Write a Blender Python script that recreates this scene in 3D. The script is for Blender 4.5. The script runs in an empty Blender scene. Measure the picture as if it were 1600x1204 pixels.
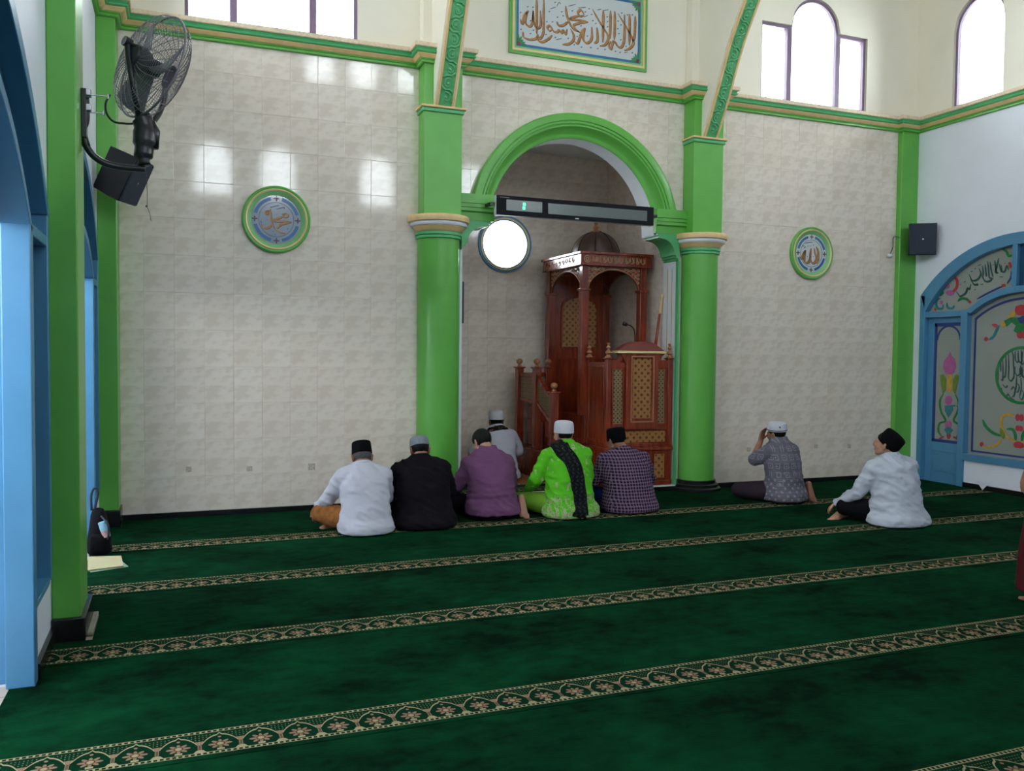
import bpy, bmesh, math, random
import numpy as np
from mathutils import Vector, Matrix, noise
from mathutils.bvhtree import BVHTree
random.seed(7)
PI = math.pi
SC = bpy.context.scene
COL = SC.collection

# ------------------------------------------------------------------ camera
CAM_Y, CAM_H, FPX = -8.225, 1.5, 1351.5
CR = np.array([[0.9315, -0.3636, 0.0100], [0.0047, 0.0394, 0.9992], [0.3637, 0.9307, -0.0384]])
cd = bpy.data.cameras.new('camera')
cam = bpy.data.objects.new('camera', cd)
COL.objects.link(cam)
cd.sensor_width = 36.0
cd.sensor_fit = 'HORIZONTAL'
cd.lens = FPX / 1600 * 36.0
cd.clip_start = 0.02
r_, u_, f_ = [Vector(CR[i]) for i in range(3)]
f_.normalize(); r_ = (r_ - f_ * r_.dot(f_)).normalized(); u_ = r_.cross(f_)
cam.matrix_world = Matrix(((r_.x, u_.x, -f_.x, 0), (r_.y, u_.y, -f_.y, CAM_Y), (r_.z, u_.z, -f_.z, CAM_H), (0, 0, 0, 1)))
SC.camera = cam

# ------------------------------------------------------------------ world, light, exposure
wd = bpy.data.worlds.new('overcast_sky')
SC.world = wd
wd.use_nodes = True
bg = wd.node_tree.nodes['Background']
bg.inputs['Color'].default_value = (0.90, 0.95, 1.0, 1)
bg.inputs['Strength'].default_value = 9.0
SC.view_settings.view_transform = 'Standard'
SC.view_settings.look = 'None'
SC.view_settings.exposure = 0.95
SC.view_settings.gamma = 1.0
SC.view_settings.use_curve_mapping = False
SC.cycles.use_denoising = True
SC.cycles.max_bounces = 10
SC.cycles.diffuse_bounces = 6
SC.cycles.glossy_bounces = 4
SC.cycles.transparent_max_bounces = 12
SC.cycles.sample_clamp_indirect = 12.0
SC.cycles.caustics_reflective = False
SC.cycles.caustics_refractive = False


def portal(loc, size, direction):
    """sky portal in a real window opening: only guides the sampling of the sky"""
    l = bpy.data.lights.new('sky_portal', 'AREA')
    l.shape = 'RECTANGLE'
    l.size, l.size_y = size
    l.cycles.is_portal = True
    o = bpy.data.objects.new('sky_portal', l)
    COL.objects.link(o)
    o.location = loc
    o.rotation_euler = Vector(direction).to_track_quat('-Z', 'Z').to_euler()


# ------------------------------------------------------------------ pixel -> place helpers
def _ray(px, py):
    return np.array([(px - 800) / FPX, -(py - 602) / FPX, 1.0]) @ CR


def PY(px, py, Y):
    d = _ray(px, py); t = (Y - CAM_Y) / d[1]
    return Vector((d[0] * t, Y, CAM_H + d[2] * t))


def PX(px, py, X):
    d = _ray(px, py); t = X / d[0]
    return Vector((X, CAM_Y + d[1] * t, CAM_H + d[2] * t))


def PZ(px, py, Z):
    d = _ray(px, py); t = (Z - CAM_H) / d[2]
    return Vector((d[0] * t, CAM_Y + d[1] * t, Z))


# ------------------------------------------------------------------ materials
def lin(r, g=None, b=None):
    if g is None:
        r, g, b = r
    f = lambda c: (c / 255 / 12.92) if c / 255 <= 0.04045 else ((c / 255 + 0.055) / 1.055) ** 2.4
    return (f(r), f(g), f(b), 1.0)


class E:
    """value in a shader tree; operators make Math nodes"""
    def __init__(s, nt, v): s.nt, s.v = nt, v
    def _m(s, op, *a):
        n = s.nt.nodes.new('ShaderNodeMath'); n.operation = op
        for i, x in enumerate(a):
            x = x.v if isinstance(x, E) else x
            if isinstance(x, (int, float)): n.inputs[i].default_value = x
            else: s.nt.links.new(x, n.inputs[i])
        return E(s.nt, n.outputs[0])
    def __add__(s, o): return s._m('ADD', s, o)
    __radd__ = __add__
    def __sub__(s, o): return s._m('SUBTRACT', s, o)
    def __rsub__(s, o): return s._m('SUBTRACT', o, s)
    def __mul__(s, o): return s._m('MULTIPLY', s, o)
    __rmul__ = __mul__
    def __truediv__(s, o): return s._m('DIVIDE', s, o)
    def __lt__(s, o): return s._m('LESS_THAN', s, o)
    def __gt__(s, o): return s._m('GREATER_THAN', s, o)
    def fract(s): return s._m('FRACT', s)
    def floor(s): return s._m('FLOOR', s)
    def abs(s): return s._m('ABSOLUTE', s)
    def sin(s): return s._m('SINE', s)
    def cos(s): return s._m('COSINE', s)
    def pow(s, o): return s._m('POWER', s, o)
    def sqrt(s): return s._m('SQRT', s)
    def max(s, o): return s._m('MAXIMUM', s, o)
    def min(s, o): return s._m('MINIMUM', s, o)
    def atan2(s, o): return s._m('ARCTAN2', s, o)
    def inside(s, a, b): return (s > a) * (s < b)


class NM:
    def __init__(s, name, rough=0.5, metallic=0.0, spec=0.5, sheen=0.0, coat=0.0):
        s.m = bpy.data.materials.new(name); s.m.use_nodes = True
        s.nt = s.m.node_tree
        s.b = s.nt.nodes['Principled BSDF']
        s.b.inputs['Roughness'].default_value = rough
        s.b.inputs['Metallic'].default_value = metallic
        s.b.inputs['Specular IOR Level'].default_value = spec
        if sheen:
            s.b.inputs['Sheen Weight'].default_value = sheen
        if coat:
            s.b.inputs['Coat Weight'].default_value = coat
            s.b.inputs['Coat Roughness'].default_value = 0.08
    def coords(s, kind='world'):
        if kind == 'world':
            o = s.nt.nodes.new('ShaderNodeNewGeometry').outputs['Position']
        else:
            o = s.nt.nodes.new('ShaderNodeTexCoord').outputs['Object']
        sp = s.nt.nodes.new('ShaderNodeSeparateXYZ'); s.nt.links.new(o, sp.inputs[0])
        s.vec = o
        return [E(s.nt, sp.outputs[i]) for i in range(3)]
    def comb(s, x, y, z):
        n = s.nt.nodes.new('ShaderNodeCombineXYZ')
        for i, a in enumerate((x, y, z)):
            if isinstance(a, E): s.nt.links.new(a.v, n.inputs[i])
            else: n.inputs[i].default_value = a
        return n.outputs[0]
    def noise(s, scale, detail=3, vec=None, rough=0.55):
        n = s.nt.nodes.new('ShaderNodeTexNoise')
        n.inputs['Scale'].default_value = scale; n.inputs['Detail'].default_value = detail
        n.inputs['Roughness'].default_value = rough
        s.nt.links.new(vec if vec is not None else s.vec, n.inputs['Vector'])
        return E(s.nt, n.outputs['Fac'])
    def voronoi(s, scale, vec=None, feature='F1'):
        n = s.nt.nodes.new('ShaderNodeTexVoronoi'); n.feature = feature
        n.inputs['Scale'].default_value = scale
        s.nt.links.new(vec if vec is not None else s.vec, n.inputs['Vector'])
        return E(s.nt, n.outputs['Distance'])
    def rng(s, x, a, b, c=0.0, d=1.0):
        n = s.nt.nodes.new('ShaderNodeMapRange'); n.clamp = True
        s.nt.links.new(x.v, n.inputs[0])
        for i, q in enumerate((a, b, c, d)): n.inputs[1 + i].default_value = q
        return E(s.nt, n.outputs[0])
    def mix(s, fac, a, b):
        n = s.nt.nodes.new('ShaderNodeMix'); n.data_type = 'RGBA'
        s.nt.links.new(fac.v, n.inputs[0])
        for i, q in ((6, a), (7, b)):
            if isinstance(q, tuple): n.inputs[i].default_value = q
            else: s.nt.links.new(q, n.inputs[i])
        return n.outputs[2]
    def color(s, c):
        if isinstance(c, tuple): s.b.inputs['Base Color'].default_value = c
        else: s.nt.links.new(c, s.b.inputs['Base Color'])
        return s
    def bump(s, h, strength=0.2, dist=0.01):
        n = s.nt.nodes.new('ShaderNodeBump')
        n.inputs['Strength'].default_value = strength; n.inputs['Distance'].default_value = dist
        s.nt.links.new(h.v, n.inputs['Height']); s.nt.links.new(n.outputs[0], s.b.inputs['Normal'])
        return s
    def normal(s):
        o = s.nt.nodes.new('ShaderNodeNewGeometry').outputs['Normal']
        sp = s.nt.nodes.new('ShaderNodeSeparateXYZ'); s.nt.links.new(o, sp.inputs[0])
        return [E(s.nt, sp.outputs[i]) for i in range(3)]


def plain(name, rgb, rough=0.5, metallic=0.0, spec=0.5, var=0.08, scale=6.0, bump=0.0, bscale=60, sheen=0.0, coat=0.0, kind='world'):
    m = NM(name, rough, metallic, spec, sheen, coat)
    m.coords(kind)
    c = lin(rgb)
    n = m.noise(scale, 4)
    d = tuple(x * (1 - var) for x in c[:3]) + (1,)
    l = tuple(min(1, x * (1 + var)) for x in c[:3]) + (1,)
    m.color(m.mix(m.rng(n, .3, .7), d, l))
    if bump:
        m.bump(m.noise(bscale, 3), bump, 0.004)
    return m.m


M = {}
M['green'] = plain('green_gloss_paint', (98, 176, 72), 0.32, var=.05, bump=.08, bscale=25)
M['green_relief'] = plain('emerald_relief_paint', (104, 186, 126), 0.35, var=.12, scale=25)
M['green_band'] = plain('emerald_moulding_paint', (86, 178, 112), 0.35, var=.05)
M['gold'] = plain('gold_paint', (230, 196, 140), 0.38, metallic=0.0, var=.08, scale=12)
M['beige'] = plain('beige_plaster_trim', (228, 208, 178), 0.7, var=.12, scale=40, bump=.5, bscale=70)
M['white_ring'] = plain('white_gloss_paint', (226, 230, 240), 0.35, var=.03)
M['cream'] = plain('cream_wall_paint', (236, 231, 214), 0.6, var=.03, scale=2, bump=.05, bscale=30)
M['white_wall'] = plain('white_wall_paint', (232, 236, 247), 0.55, var=.03, scale=2, bump=.05, bscale=30)
M['reveal'] = plain('pale_grey_reveal_paint', (222, 226, 230), 0.6, var=.04, scale=5)
M['ceiling'] = plain('white_ceiling_paint', (238, 238, 236), 0.7, var=.02)
M['blue'] = plain('blue_gloss_paint', (78, 136, 174), 0.35, var=.05, scale=4, bump=.05)
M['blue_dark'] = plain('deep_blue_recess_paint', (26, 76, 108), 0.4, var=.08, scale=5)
M['navy'] = plain('navy_lead_border', (34, 58, 124), 0.4, var=.05)
M['grout'] = plain('pale_grout', (228, 217, 204), 0.85, var=.06, scale=20)
M['black_skirt'] = plain('black_skirting_tile', (26, 26, 28), 0.25, var=.2)
M['skirt_edge'] = plain('worn_skirting_edge', (150, 150, 135), 0.6, var=.2)
M['white_nosing'] = plain('white_step_nosing', (222, 224, 222), 0.3, var=.03)
M['frame_brown'] = plain('mauve_brown_window_paint', (128, 108, 132), 0.45, var=.08)  # mauve-brown paint, its colour lightened to carry the haze around the windows
M['black_plastic'] = plain('black_plastic', (24, 26, 32), 0.32, var=.15, scale=15)
M['grey_plastic'] = plain('dark_grey_plastic', (40, 44, 54), 0.4, var=.1, scale=15)
M['cloth_grille'] = plain('speaker_grille', (34, 46, 62), 0.7, var=.1, scale=60, bump=.5, bscale=400)
M['steel'] = plain('bright_steel', (190, 190, 195), 0.25, metallic=1.0, var=.05)
M['cage_wire'] = plain('fan_cage_wire', (128, 124, 134), 0.4, metallic=.3, var=.1)
M['blade'] = plain('smoky_fan_blade', (112, 108, 120), 0.4, var=.1)
M['screen'] = plain('grey_display_glass', (98, 106, 104), 0.2, var=.05)
M['bezel'] = plain('black_display_bezel', (7, 9, 15), 0.5, spec=.15, var=.1)
M['case_white'] = plain('pale_grey_case', (190, 196, 200), 0.4, var=.04)
M['print_blue'] = plain('blue_print', (56, 128, 186), 0.35, var=.1, scale=20)
M['print_pale'] = plain('pale_blue_print_ground', (236, 242, 240), 0.3, var=.02)
M['print_grey'] = plain('grey_blue_print_ground', (164, 178, 194), 0.15, var=.04, coat=.6)
M['print_gold'] = plain('gold_brown_lettering', (204, 146, 84), 0.35, var=.25, scale=30)
M['print_ink'] = plain('dark_lettering_shade', (92, 54, 44), 0.4, var=.2)
M['print_slate'] = plain('slate_small_marks', (84, 92, 116), 0.5, var=.1)
M['print_leaf'] = plain('leaf_green_print', (62, 150, 96), 0.4, var=.25, scale=30)
M['print_maroon'] = plain('maroon_print', (146, 62, 72), 0.4, var=.2)
M['frame_green'] = plain('green_frame_paint', (104, 178, 84), 0.35, var=.05)
M['frame_green_in'] = plain('pale_green_mount', (132, 192, 128), 0.4, var=.05)
M['frame_gold'] = plain('pale_gold_frame_bead', (230, 208, 150), 0.35, metallic=.1, var=.06)
M['wood'] = None
M['pad'] = plain('maroon_padding', (118, 46, 36), 0.55, var=.08)
M['dome'] = plain('dark_bronze_dome', (86, 66, 58), 0.4, var=.12)
M['dome_rib'] = plain('dark_dome_rib', (48, 34, 30), 0.45)
M['finial'] = plain('turned_wood_finial', (168, 112, 76), 0.3, var=.15, scale=30)
M['carving'] = plain('gilded_carving', (190, 150, 114), .35, var=.2, scale=40)
M['gold_line'] = plain('gold_inlay_line', (200, 172, 110), 0.4, var=.05)
M['dark_frame'] = plain('dark_plaque', (60, 56, 60), 0.4)
M['rope'] = plain('grey_cord', (70, 68, 70), 0.6)
M['sticker'] = plain('faded_tape', (186, 176, 156), 0.8, var=.3, scale=60)
M['paper'] = plain('cream_paper', (188, 181, 140), 0.7, var=.04)
M['paper_under'] = plain('pale_green_cover', (150, 180, 160), 0.7)
M['bag'] = plain('black_nylon', (8, 9, 15), 0.8, spec=.15, var=.3, bump=.3, bscale=120)
M['strap_blue'] = plain('blue_black_strap', (22, 38, 62), 0.6)
M['label_blue'] = plain('pale_blue_wrapper', (140, 190, 214), 0.4, var=.2, scale=30)
M['label_pink'] = plain('pale_pink_wrapper', (196, 160, 158), 0.4, var=.2, scale=30)


def mat_emit(name, rgb, s):
    m = NM(name, .4)
    m.color(lin(rgb)); m.b.inputs['Emission Color'].default_value = lin(rgb); m.b.inputs['Emission Strength'].default_value = s
    return m.m


M['led_green'] = mat_emit('green_led', (60, 255, 150), 2.5)


def mat_wood():
    m = NM('polished_mahogany', 0.22, coat=.4)
    x, y, z = m.coords('world')
    g = m.noise(7, 5, m.comb(x * 3.0, y * 3.0, z * .35))
    f = m.noise(60, 3, m.comb(x * 3.0, y * 3.0, z * .2))
    t = m.rng(g * .75 + f * .25, .32, .66)
    c = m.mix(t, lin(92, 32, 18), lin(158, 66, 36))
    m.color(c)
    return m.m


M['wood'] = mat_wood()


def mat_lattice(name, cell, gold, dark):
    """pierced star lattice: gold-brown fretwork over dark ground"""
    m = NM(name, 0.4)
    x, y, z = m.coords('world')
    nx, ny, nz = m.normal()
    side = nx.abs() > .7
    u = (side * y + (1 - side) * x) / cell
    v = z / cell
    a = (u.fract() - .5); b = (v.fract() - .5)
    r = (a * a + b * b).sqrt(); th = a.atan2(b)
    star = r < ((th * 6).cos() * .05 + .20)
    a2 = ((u + .5).fract() - .5); b2 = ((v + .5).fract() - .5)
    r2 = (a2 * a2 + b2 * b2).sqrt(); th2 = a2.atan2(b2)
    star2 = r2 < ((th2 * 5).cos() * .05 + .15)
    hole = star.max(star2)
    m.color(m.mix(hole, lin(gold), lin(dark)))
    m.bump(1 - hole, .6, .006)
    return m.m


M['lattice'] = mat_lattice('gold_star_lattice', .078, (166, 116, 64), (92, 50, 30))
M['lattice_dark'] = mat_lattice('dark_gold_trellis', .046, (142, 116, 78), (14, 10, 9))


def mat_tile():
    m = NM('cream_glazed_tile', 0.07, spec=.5)
    m.coords('object')
    X_, Y_, Z_ = m.coords('object')
    V_ = m.comb((X_ + Y_) * .62, 0, Z_ * 1.25)
    n = m.noise(13, 1, V_, rough=.5)
    n2 = m.noise(60, 2, V_)
    oi = m.nt.nodes.new('ShaderNodeObjectInfo')
    rnd = E(m.nt, oi.outputs['Random'])
    t = m.rng(n * .8 + n2 * .2, .47, .60)
    base = m.mix(rnd, lin(232, 219, 205), lin(236, 225, 212))
    m.color(m.mix(t * .46, base, lin(208, 192, 173)))
    return m.m


M['tile'] = mat_tile()


def mat_floor_tile():
    m = NM('beige_floor_tile', .25)
    x, y, z = m.coords('world')
    j = ((x / .4).fract() < .012).max((y / .4).fract() < .012)
    m.color(m.mix(j, m.mix(m.noise(4, 4), lin(178, 166, 152), lin(200, 188, 172)), lin(120, 112, 104)))
    return m.m


M['floor'] = mat_floor_tile()


def mat_carpet(name, ystripe, w=.214, ux=.456):
    """green pile with a woven band of ogee arches; ystripe = far edge of the band"""
    m = NM(name, 1.0, spec=.04)
    x, y, z = m.coords('world')
    vec0 = m.vec
    u = ((x - ux) / .1493 + .5).fract() - .5
    v = (y - (ystripe - w)) / w                       # 0 near edge .. 1 far edge
    inb = v.inside(0, 1)
    au = u.abs()
    q = (u * 4 + .5).fract()
    dash = lambda a, b: v.inside(a, b) * ((u * 7).fract() > .62)
    line = v.inside(.0, .016).max(v.inside(.085, .102)).max(v.inside(.888, .904)).max(v.inside(.972, .990))
    dashes = dash(.016, .085).max(dash(.904, .972))
    cap = line.max(dashes)
    arch = (1 - (au * 2.22).pow(2.3)) * .34 + .42 + (.07 - au).max(0) * 1.0
    archline = ((v - arch).abs() < .024) * (au < .44) * (v > .3)
    dots = (v > (arch + .06)) * (v < .86) * (((u * 11).fract() - .5).abs() < .16) * (((v * 12).fract() - .5).abs() < .18)
    fy = (v - .37) * 1.35; fx = u
    r = (fx * fx + fy * fy).sqrt(); th = fx.atan2(fy)
    petal = r < ((th * 4).cos().abs() * .15 + .085 + au * .20)
    core = r < .07
    ring = r.inside(.09, .115)
    bud = (((u * u) + (v - .66) * (v - .66) * 1.6).sqrt() < .045)
    base = (au < .09) * v.inside(.13, .20)
    pil = (au > .452) * v.inside(.12, .52)
    pilh = (au > (.46 - (v - .40) * .45)) * v.inside(.40, .55)
    pilf = (au > (.34 + (v - .10) * .8)) * v.inside(.10, .20)
    waist = (au > .47) * v.inside(.22, .40)
    tan = petal.max(pilh).max(pil * (1 - waist * .6)).max(bud)
    creamm = cap.max(archline).max(core).max(base).max(pilf)
    tex = m.noise(220, 2, vec0)
    big = m.noise(1.5, 5, m.comb(x, y * 1.25, 0), rough=.62)
    mid = m.noise(8, 4, m.comb(x, y * 1.5, 0), rough=.6)
    pile = m.mix(m.rng(big * .62 + mid * .38, .38, .62), lin(1, 22, 10), lin(6, 63, 35))
    ground = m.mix(inb, pile, lin(4, 44, 25))
    c = m.mix(inb * tan, ground, lin(140, 113, 92))
    c = m.mix(inb * ring, c, lin(84, 46, 40))
    c = m.mix(inb * dots * .5, c, lin(150, 150, 116))
    c = m.mix(inb * creamm, c, lin(160, 150, 116))
    c = m.mix(m.rng(tex, .3, .8) * .28, c, lin(4, 30, 18))
    m.color(c)
    m.bump(tex + mid * .6, .35, .006)
    return m.m


def mat_frost(name, rgb):
    m = NM(name, .22, spec=.5)
    m.coords('world')
    m.color(m.mix(m.noise(3, 3), lin(tuple(c * .93 for c in rgb)), lin(rgb)))
    return m.m


M['frost'] = mat_frost('grey_frosted_glass', (152, 157, 151))
M['art_green'] = plain('stained_green', (34, 120, 66), .25, var=.15, scale=30)
M['art_teal'] = plain('stained_teal', (44, 120, 128), .25, var=.15, scale=30)
M['art_red'] = plain('stained_red', (176, 52, 64), .25, var=.15, scale=30)
M['art_pink'] = plain('stained_mauve', (172, 92, 146), .25, var=.15, scale=30)
M['art_yellow'] = plain('stained_amber', (190, 150, 58), .25, var=.15, scale=30)
M['art_olive'] = plain('stained_olive', (110, 132, 44), .25, var=.15, scale=30)
M['art_ink'] = plain('dark_green_lettering', (34, 78, 74), .35, var=.15)


def mat_glass():
    m = bpy.data.materials.new('clear_window_glass'); m.use_nodes = True
    nt = m.node_tree; nt.nodes.clear()
    o = nt.nodes.new('ShaderNodeOutputMaterial'); mx = nt.nodes.new('ShaderNodeMixShader')
    t = nt.nodes.new('ShaderNodeBsdfTransparent'); g = nt.nodes.new('ShaderNodeBsdfGlossy')
    fr = nt.nodes.new('ShaderNodeFresnel'); fr.inputs[0].default_value = 1.35
    t.inputs[0].default_value = (.93, .95, .96, 1); g.inputs['Roughness'].default_value = .03
    nt.links.new(fr.outputs[0], mx.inputs[0]); nt.links.new(t.outputs[0], mx.inputs[1]); nt.links.new(g.outputs[0], mx.inputs[2])
    nt.links.new(mx.outputs[0], o.inputs[0])
    return m


M['glass'] = mat_glass()


def mat_cover():
    m = bpy.data.materials.new('picture_cover_glass'); m.use_nodes = True
    nt = m.node_tree; nt.nodes.clear()
    o = nt.nodes.new('ShaderNodeOutputMaterial'); mx = nt.nodes.new('ShaderNodeMixShader')
    t = nt.nodes.new('ShaderNodeBsdfTransparent'); g = nt.nodes.new('ShaderNodeBsdfGlossy')
    fr = nt.nodes.new('ShaderNodeFresnel'); fr.inputs[0].default_value = 1.22
    g.inputs['Roughness'].default_value = .03
    nt.links.new(fr.outputs[0], mx.inputs[0]); nt.links.new(t.outputs[0], mx.inputs[1]); nt.links.new(g.outputs[0], mx.inputs[2])
    nt.links.new(mx.outputs[0], o.inputs[0])
    return m


M['cover'] = mat_cover()

# ------------------------------------------------------------------ object helpers
WL = {}          # world location of each linked object


def setp(o, label=None, cat=None, group=None, kind=None):
    if label: o['label'] = label
    if cat: o['category'] = cat
    if group: o['group'] = group
    if kind: o['kind'] = kind
    return o


def attach(o, parent, wl):
    COL.objects.link(o)
    wl = Vector(wl)
    if parent is not None:
        o.parent = parent
        o.location = wl - WL[parent.name]
    else:
        o.location = wl
    WL[o.name] = wl
    return o


def empty(name, loc, label=None, cat=None, group=None, kind=None):
    o = bpy.data.objects.new(name, None)
    o.empty_display_size = .1
    attach(o, None, loc)
    return setp(o, label, cat, group, kind)


class MB:
    def __init__(s): s.v, s.f, s.mi = [], [], []
    def add(s, vs, fs, mi=0):
        k = len(s.v)
        s.v += [tuple(v) for v in vs]
        s.f += [tuple(i + k for i in f) for f in fs]
        s.mi += [mi] * len(fs)
        return s
    def hexa(s, c, mi=0):
        """8 corners: bottom 4 (ccw from above), top 4"""
        return s.add(c, [(3, 2, 1, 0), (4, 5, 6, 7), (0, 1, 5, 4), (1, 2, 6, 5), (2, 3, 7, 6), (3, 0, 4, 7)], mi)
    def box(s, x0, x1, y0, y1, z0, z1, mi=0):
        if x0 > x1: x0, x1 = x1, x0
        if y0 > y1: y0, y1 = y1, y0
        return s.hexa([(x0, y0, z0), (x1, y0, z0), (x1, y1, z0), (x0, y1, z0), (x0, y0, z1), (x1, y0, z1), (x1, y1, z1), (x0, y1, z1)], mi)
    def prism(s, poly, fr, d0, d1, mi=0):
        """polygon in (u,v), fr(u,v,d) -> point"""
        n = len(poly)
        vs = [fr(u, v, d0) for u, v in poly] + [fr(u, v, d1) for u, v in poly]
        fs = [tuple(range(n - 1, -1, -1)), tuple(range(n, 2 * n))] + [(i, (i + 1) % n, n + (i + 1) % n, n + i) for i in range(n)]
        return s.add(vs, fs, mi)
    def band(s, pa, pb, fr, d0, d1, mi=0, closed=False):
        """solid strip between polylines pa and pb (same count) with thickness d0..d1"""
        n = len(pa)
        vs = [fr(*p, d0) for p in pa] + [fr(*p, d0) for p in pb] + [fr(*p, d1) for p in pa] + [fr(*p, d1) for p in pb]
        fs = []
        for i in range(n if closed else n - 1):
            j = (i + 1) % n
            fs += [(i, j, n + j, n + i), (2 * n + i, 3 * n + i, 3 * n + j, 2 * n + j), (i, 2 * n + i, 2 * n + j, j), (n + i, n + j, 3 * n + j, 3 * n + i)]
        if not closed:
            fs += [(0, n, 3 * n, 2 * n), (n - 1, 3 * n - 1, 4 * n - 1, 2 * n - 1)]
        return s.add(vs, fs, mi)
    def lathe(s, prof, c, seg=32, mi=0, sx=1, sy=1):
        n = len(prof); vs = []; fs = []
        for r, z in prof:
            for k in range(seg):
                a = 2 * PI * k / seg
                vs.append((c[0] + r * sx * math.cos(a), c[1] + r * sy * math.sin(a), c[2] + z))
        for i in range(n - 1):
            for k in range(seg):
                k2 = (k + 1) % seg
                fs.append((i * seg + k, i * seg + k2, (i + 1) * seg + k2, (i + 1) * seg + k))
        fs.append(tuple(range(seg - 1, -1, -1))); fs.append(tuple((n - 1) * seg + k for k in range(seg)))
        return s.add(vs, fs, mi)
    def tube(s, pts, r, seg=8, mi=0):
        pts = [Vector(p) for p in pts]; n = len(pts)
        rs = r if isinstance(r, (list, tuple)) else [r] * n
        vs = []; fs = []
        up = None
        for i, p in enumerate(pts):
            t = (pts[min(i + 1, n - 1)] - pts[max(i - 1, 0)])
            t = t.normalized() if t.length > 1e-9 else Vector((0, 0, 1))
            if up is None:
                a = Vector((0, 0, 1)) if abs(t.z) < .9 else Vector((1, 0, 0))
                up = (a - t * a.dot(t)).normalized()
            else:
                up = (up - t * up.dot(t))
                up = up.normalized() if up.length > 1e-6 else t.orthogonal().normalized()
            w = t.cross(up)
            for k in range(seg):
                a = 2 * PI * k / seg
                vs.append(p + (up * math.cos(a) + w * math.sin(a)) * rs[i])
        for i in range(n - 1):
            for k in range(seg):
                k2 = (k + 1) % seg
                fs.append((i * seg + k, i * seg + k2, (i + 1) * seg + k2, (i + 1) * seg + k))
        fs.append(tuple(range(seg - 1, -1, -1))); fs.append(tuple((n - 1) * seg + k for k in range(seg)))
        return s.add(vs, fs, mi)
    def sphere(s, c, r, seg=12, rings=8, mi=0, sz=1.0):
        prof = [(max(1e-4, r * math.sin(PI * i / rings)), -r * sz * math.cos(PI * i / rings)) for i in range(rings + 1)]
        return s.lathe(prof, c, seg, mi)
    def build(s, name, mats, parent=None, smooth=False, bevel=0, center=True, kind=None, label=None):
        me = bpy.data.meshes.new(name)
        v = np.array(s.v, float)
        c = (v.min(0) + v.max(0)) / 2 if center else np.zeros(3)
        me.from_pydata((v - c).tolist(), [], s.f)
        if not isinstance(mats, (list, tuple)): mats = [mats]
        for m in mats: me.materials.append(m)
        if len(mats) > 1: me.polygons.foreach_set('material_index', s.mi)
        me.validate(); me.update()
        bm = bmesh.new(); bm.from_mesh(me)
        bmesh.ops.recalc_face_normals(bm, faces=bm.faces)
        bm.to_mesh(me); bm.free()
        if smooth:
            me.polygons.foreach_set('use_smooth', [True] * len(me.polygons))
        o = bpy.data.objects.new(name, me)
        attach(o, parent, c)
        if bevel:
            b = o.modifiers.new('bevel', 'BEVEL'); b.width = bevel; b.segments = 2; b.limit_method = 'ANGLE'; b.angle_limit = .6
        if smooth == 'auto' or bevel:
            me.polygons.foreach_set('use_smooth', [True] * len(me.polygons))
            try: me.set_sharp_from_angle(angle=.7)
            except Exception: pass
        return setp(o, label=label, kind=kind)


def each(name, boxes, mat, parent, bevel=0, label=None):
    """every box a part of its own"""
    return [MB().box(*b).build(name, mat, parent, bevel=bevel, label=label) for b in boxes]


FY = lambda u, v, d: (u, d, v)            # plane of the front wall: u = X, v = Z, d = Y
FX = lambda u, v, d: (d, u, v)            # plane of a side wall: u = Y, v = Z, d = X
FZ = lambda u, v, d: (u, v, d)


def arc(cx, cz, r, a0, a1, n):
    return [(cx + r * math.cos(math.radians(a0 + (a1 - a0) * i / n)), cz + r * math.sin(math.radians(a0 + (a1 - a0) * i / n))) for i in range(n + 1)]


def smooth_pts(pts, sub=6):
    pts = [Vector(p) for p in pts]
    if len(pts) < 3:
        return [pts[0].lerp(pts[-1], i / sub) for i in range(sub + 1)]
    out = []
    ext = [pts[0] * 2 - pts[1]] + pts + [pts[-1] * 2 - pts[-2]]
    for i in range(1, len(ext) - 2):
        p0, p1, p2, p3 = ext[i - 1:i + 3]
        for k in range(sub):
            t = k / sub
            out.append(.5 * ((2 * p1) + (p2 - p0) * t + (2 * p0 - 5 * p1 + 4 * p2 - p3) * t * t + (3 * p1 - p0 - 3 * p2 + p3) * t ** 3))
    out.append(pts[-1])
    return out


def stroke(mb, pts, w, to3d, n, thick=.003, nib=45, mi=0, sub=5, taper=True, even=False):
    """broad-pen stroke: pts in picture units, to3d(p) -> point on the surface, n = unit normal"""
    q = smooth_pts([Vector((p[0], p[1], 0)) for p in pts], sub)
    k = len(q); L = []; R = []
    for i, p in enumerate(q):
        t = (q[min(i + 1, k - 1)] - q[max(i - 1, 0)])
        if t.length < 1e-6: t = Vector((1, 0, 0))
        t.normalize()
        ang = math.atan2(t.y, t.x)
        ww = w if even else w * (.42 + .58 * abs(math.sin(ang - math.radians(nib))))
        if taper:
            e = min(i, k - 1 - i) / max(1, k * .16)
            ww *= .35 + .65 * min(1, e)
        s = Vector((-t.y, t.x, 0)) * ww / 2
        L.append(p + s); R.append(p - s)
    n = Vector(n)
    A = [to3d(p) for p in L]; B = [to3d(p) for p in R]
    vs = [a + n * thick for a in A] + [b + n * thick for b in B] + A + B
    fs = []
    for i in range(k - 1):
        fs += [(i, i + 1, k + i + 1, k + i), (i, 2 * k + i, 2 * k + i + 1, i + 1), (k + i, k + i + 1, 3 * k + i + 1, 3 * k + i)]
    mb.add(vs, fs, mi)


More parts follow.
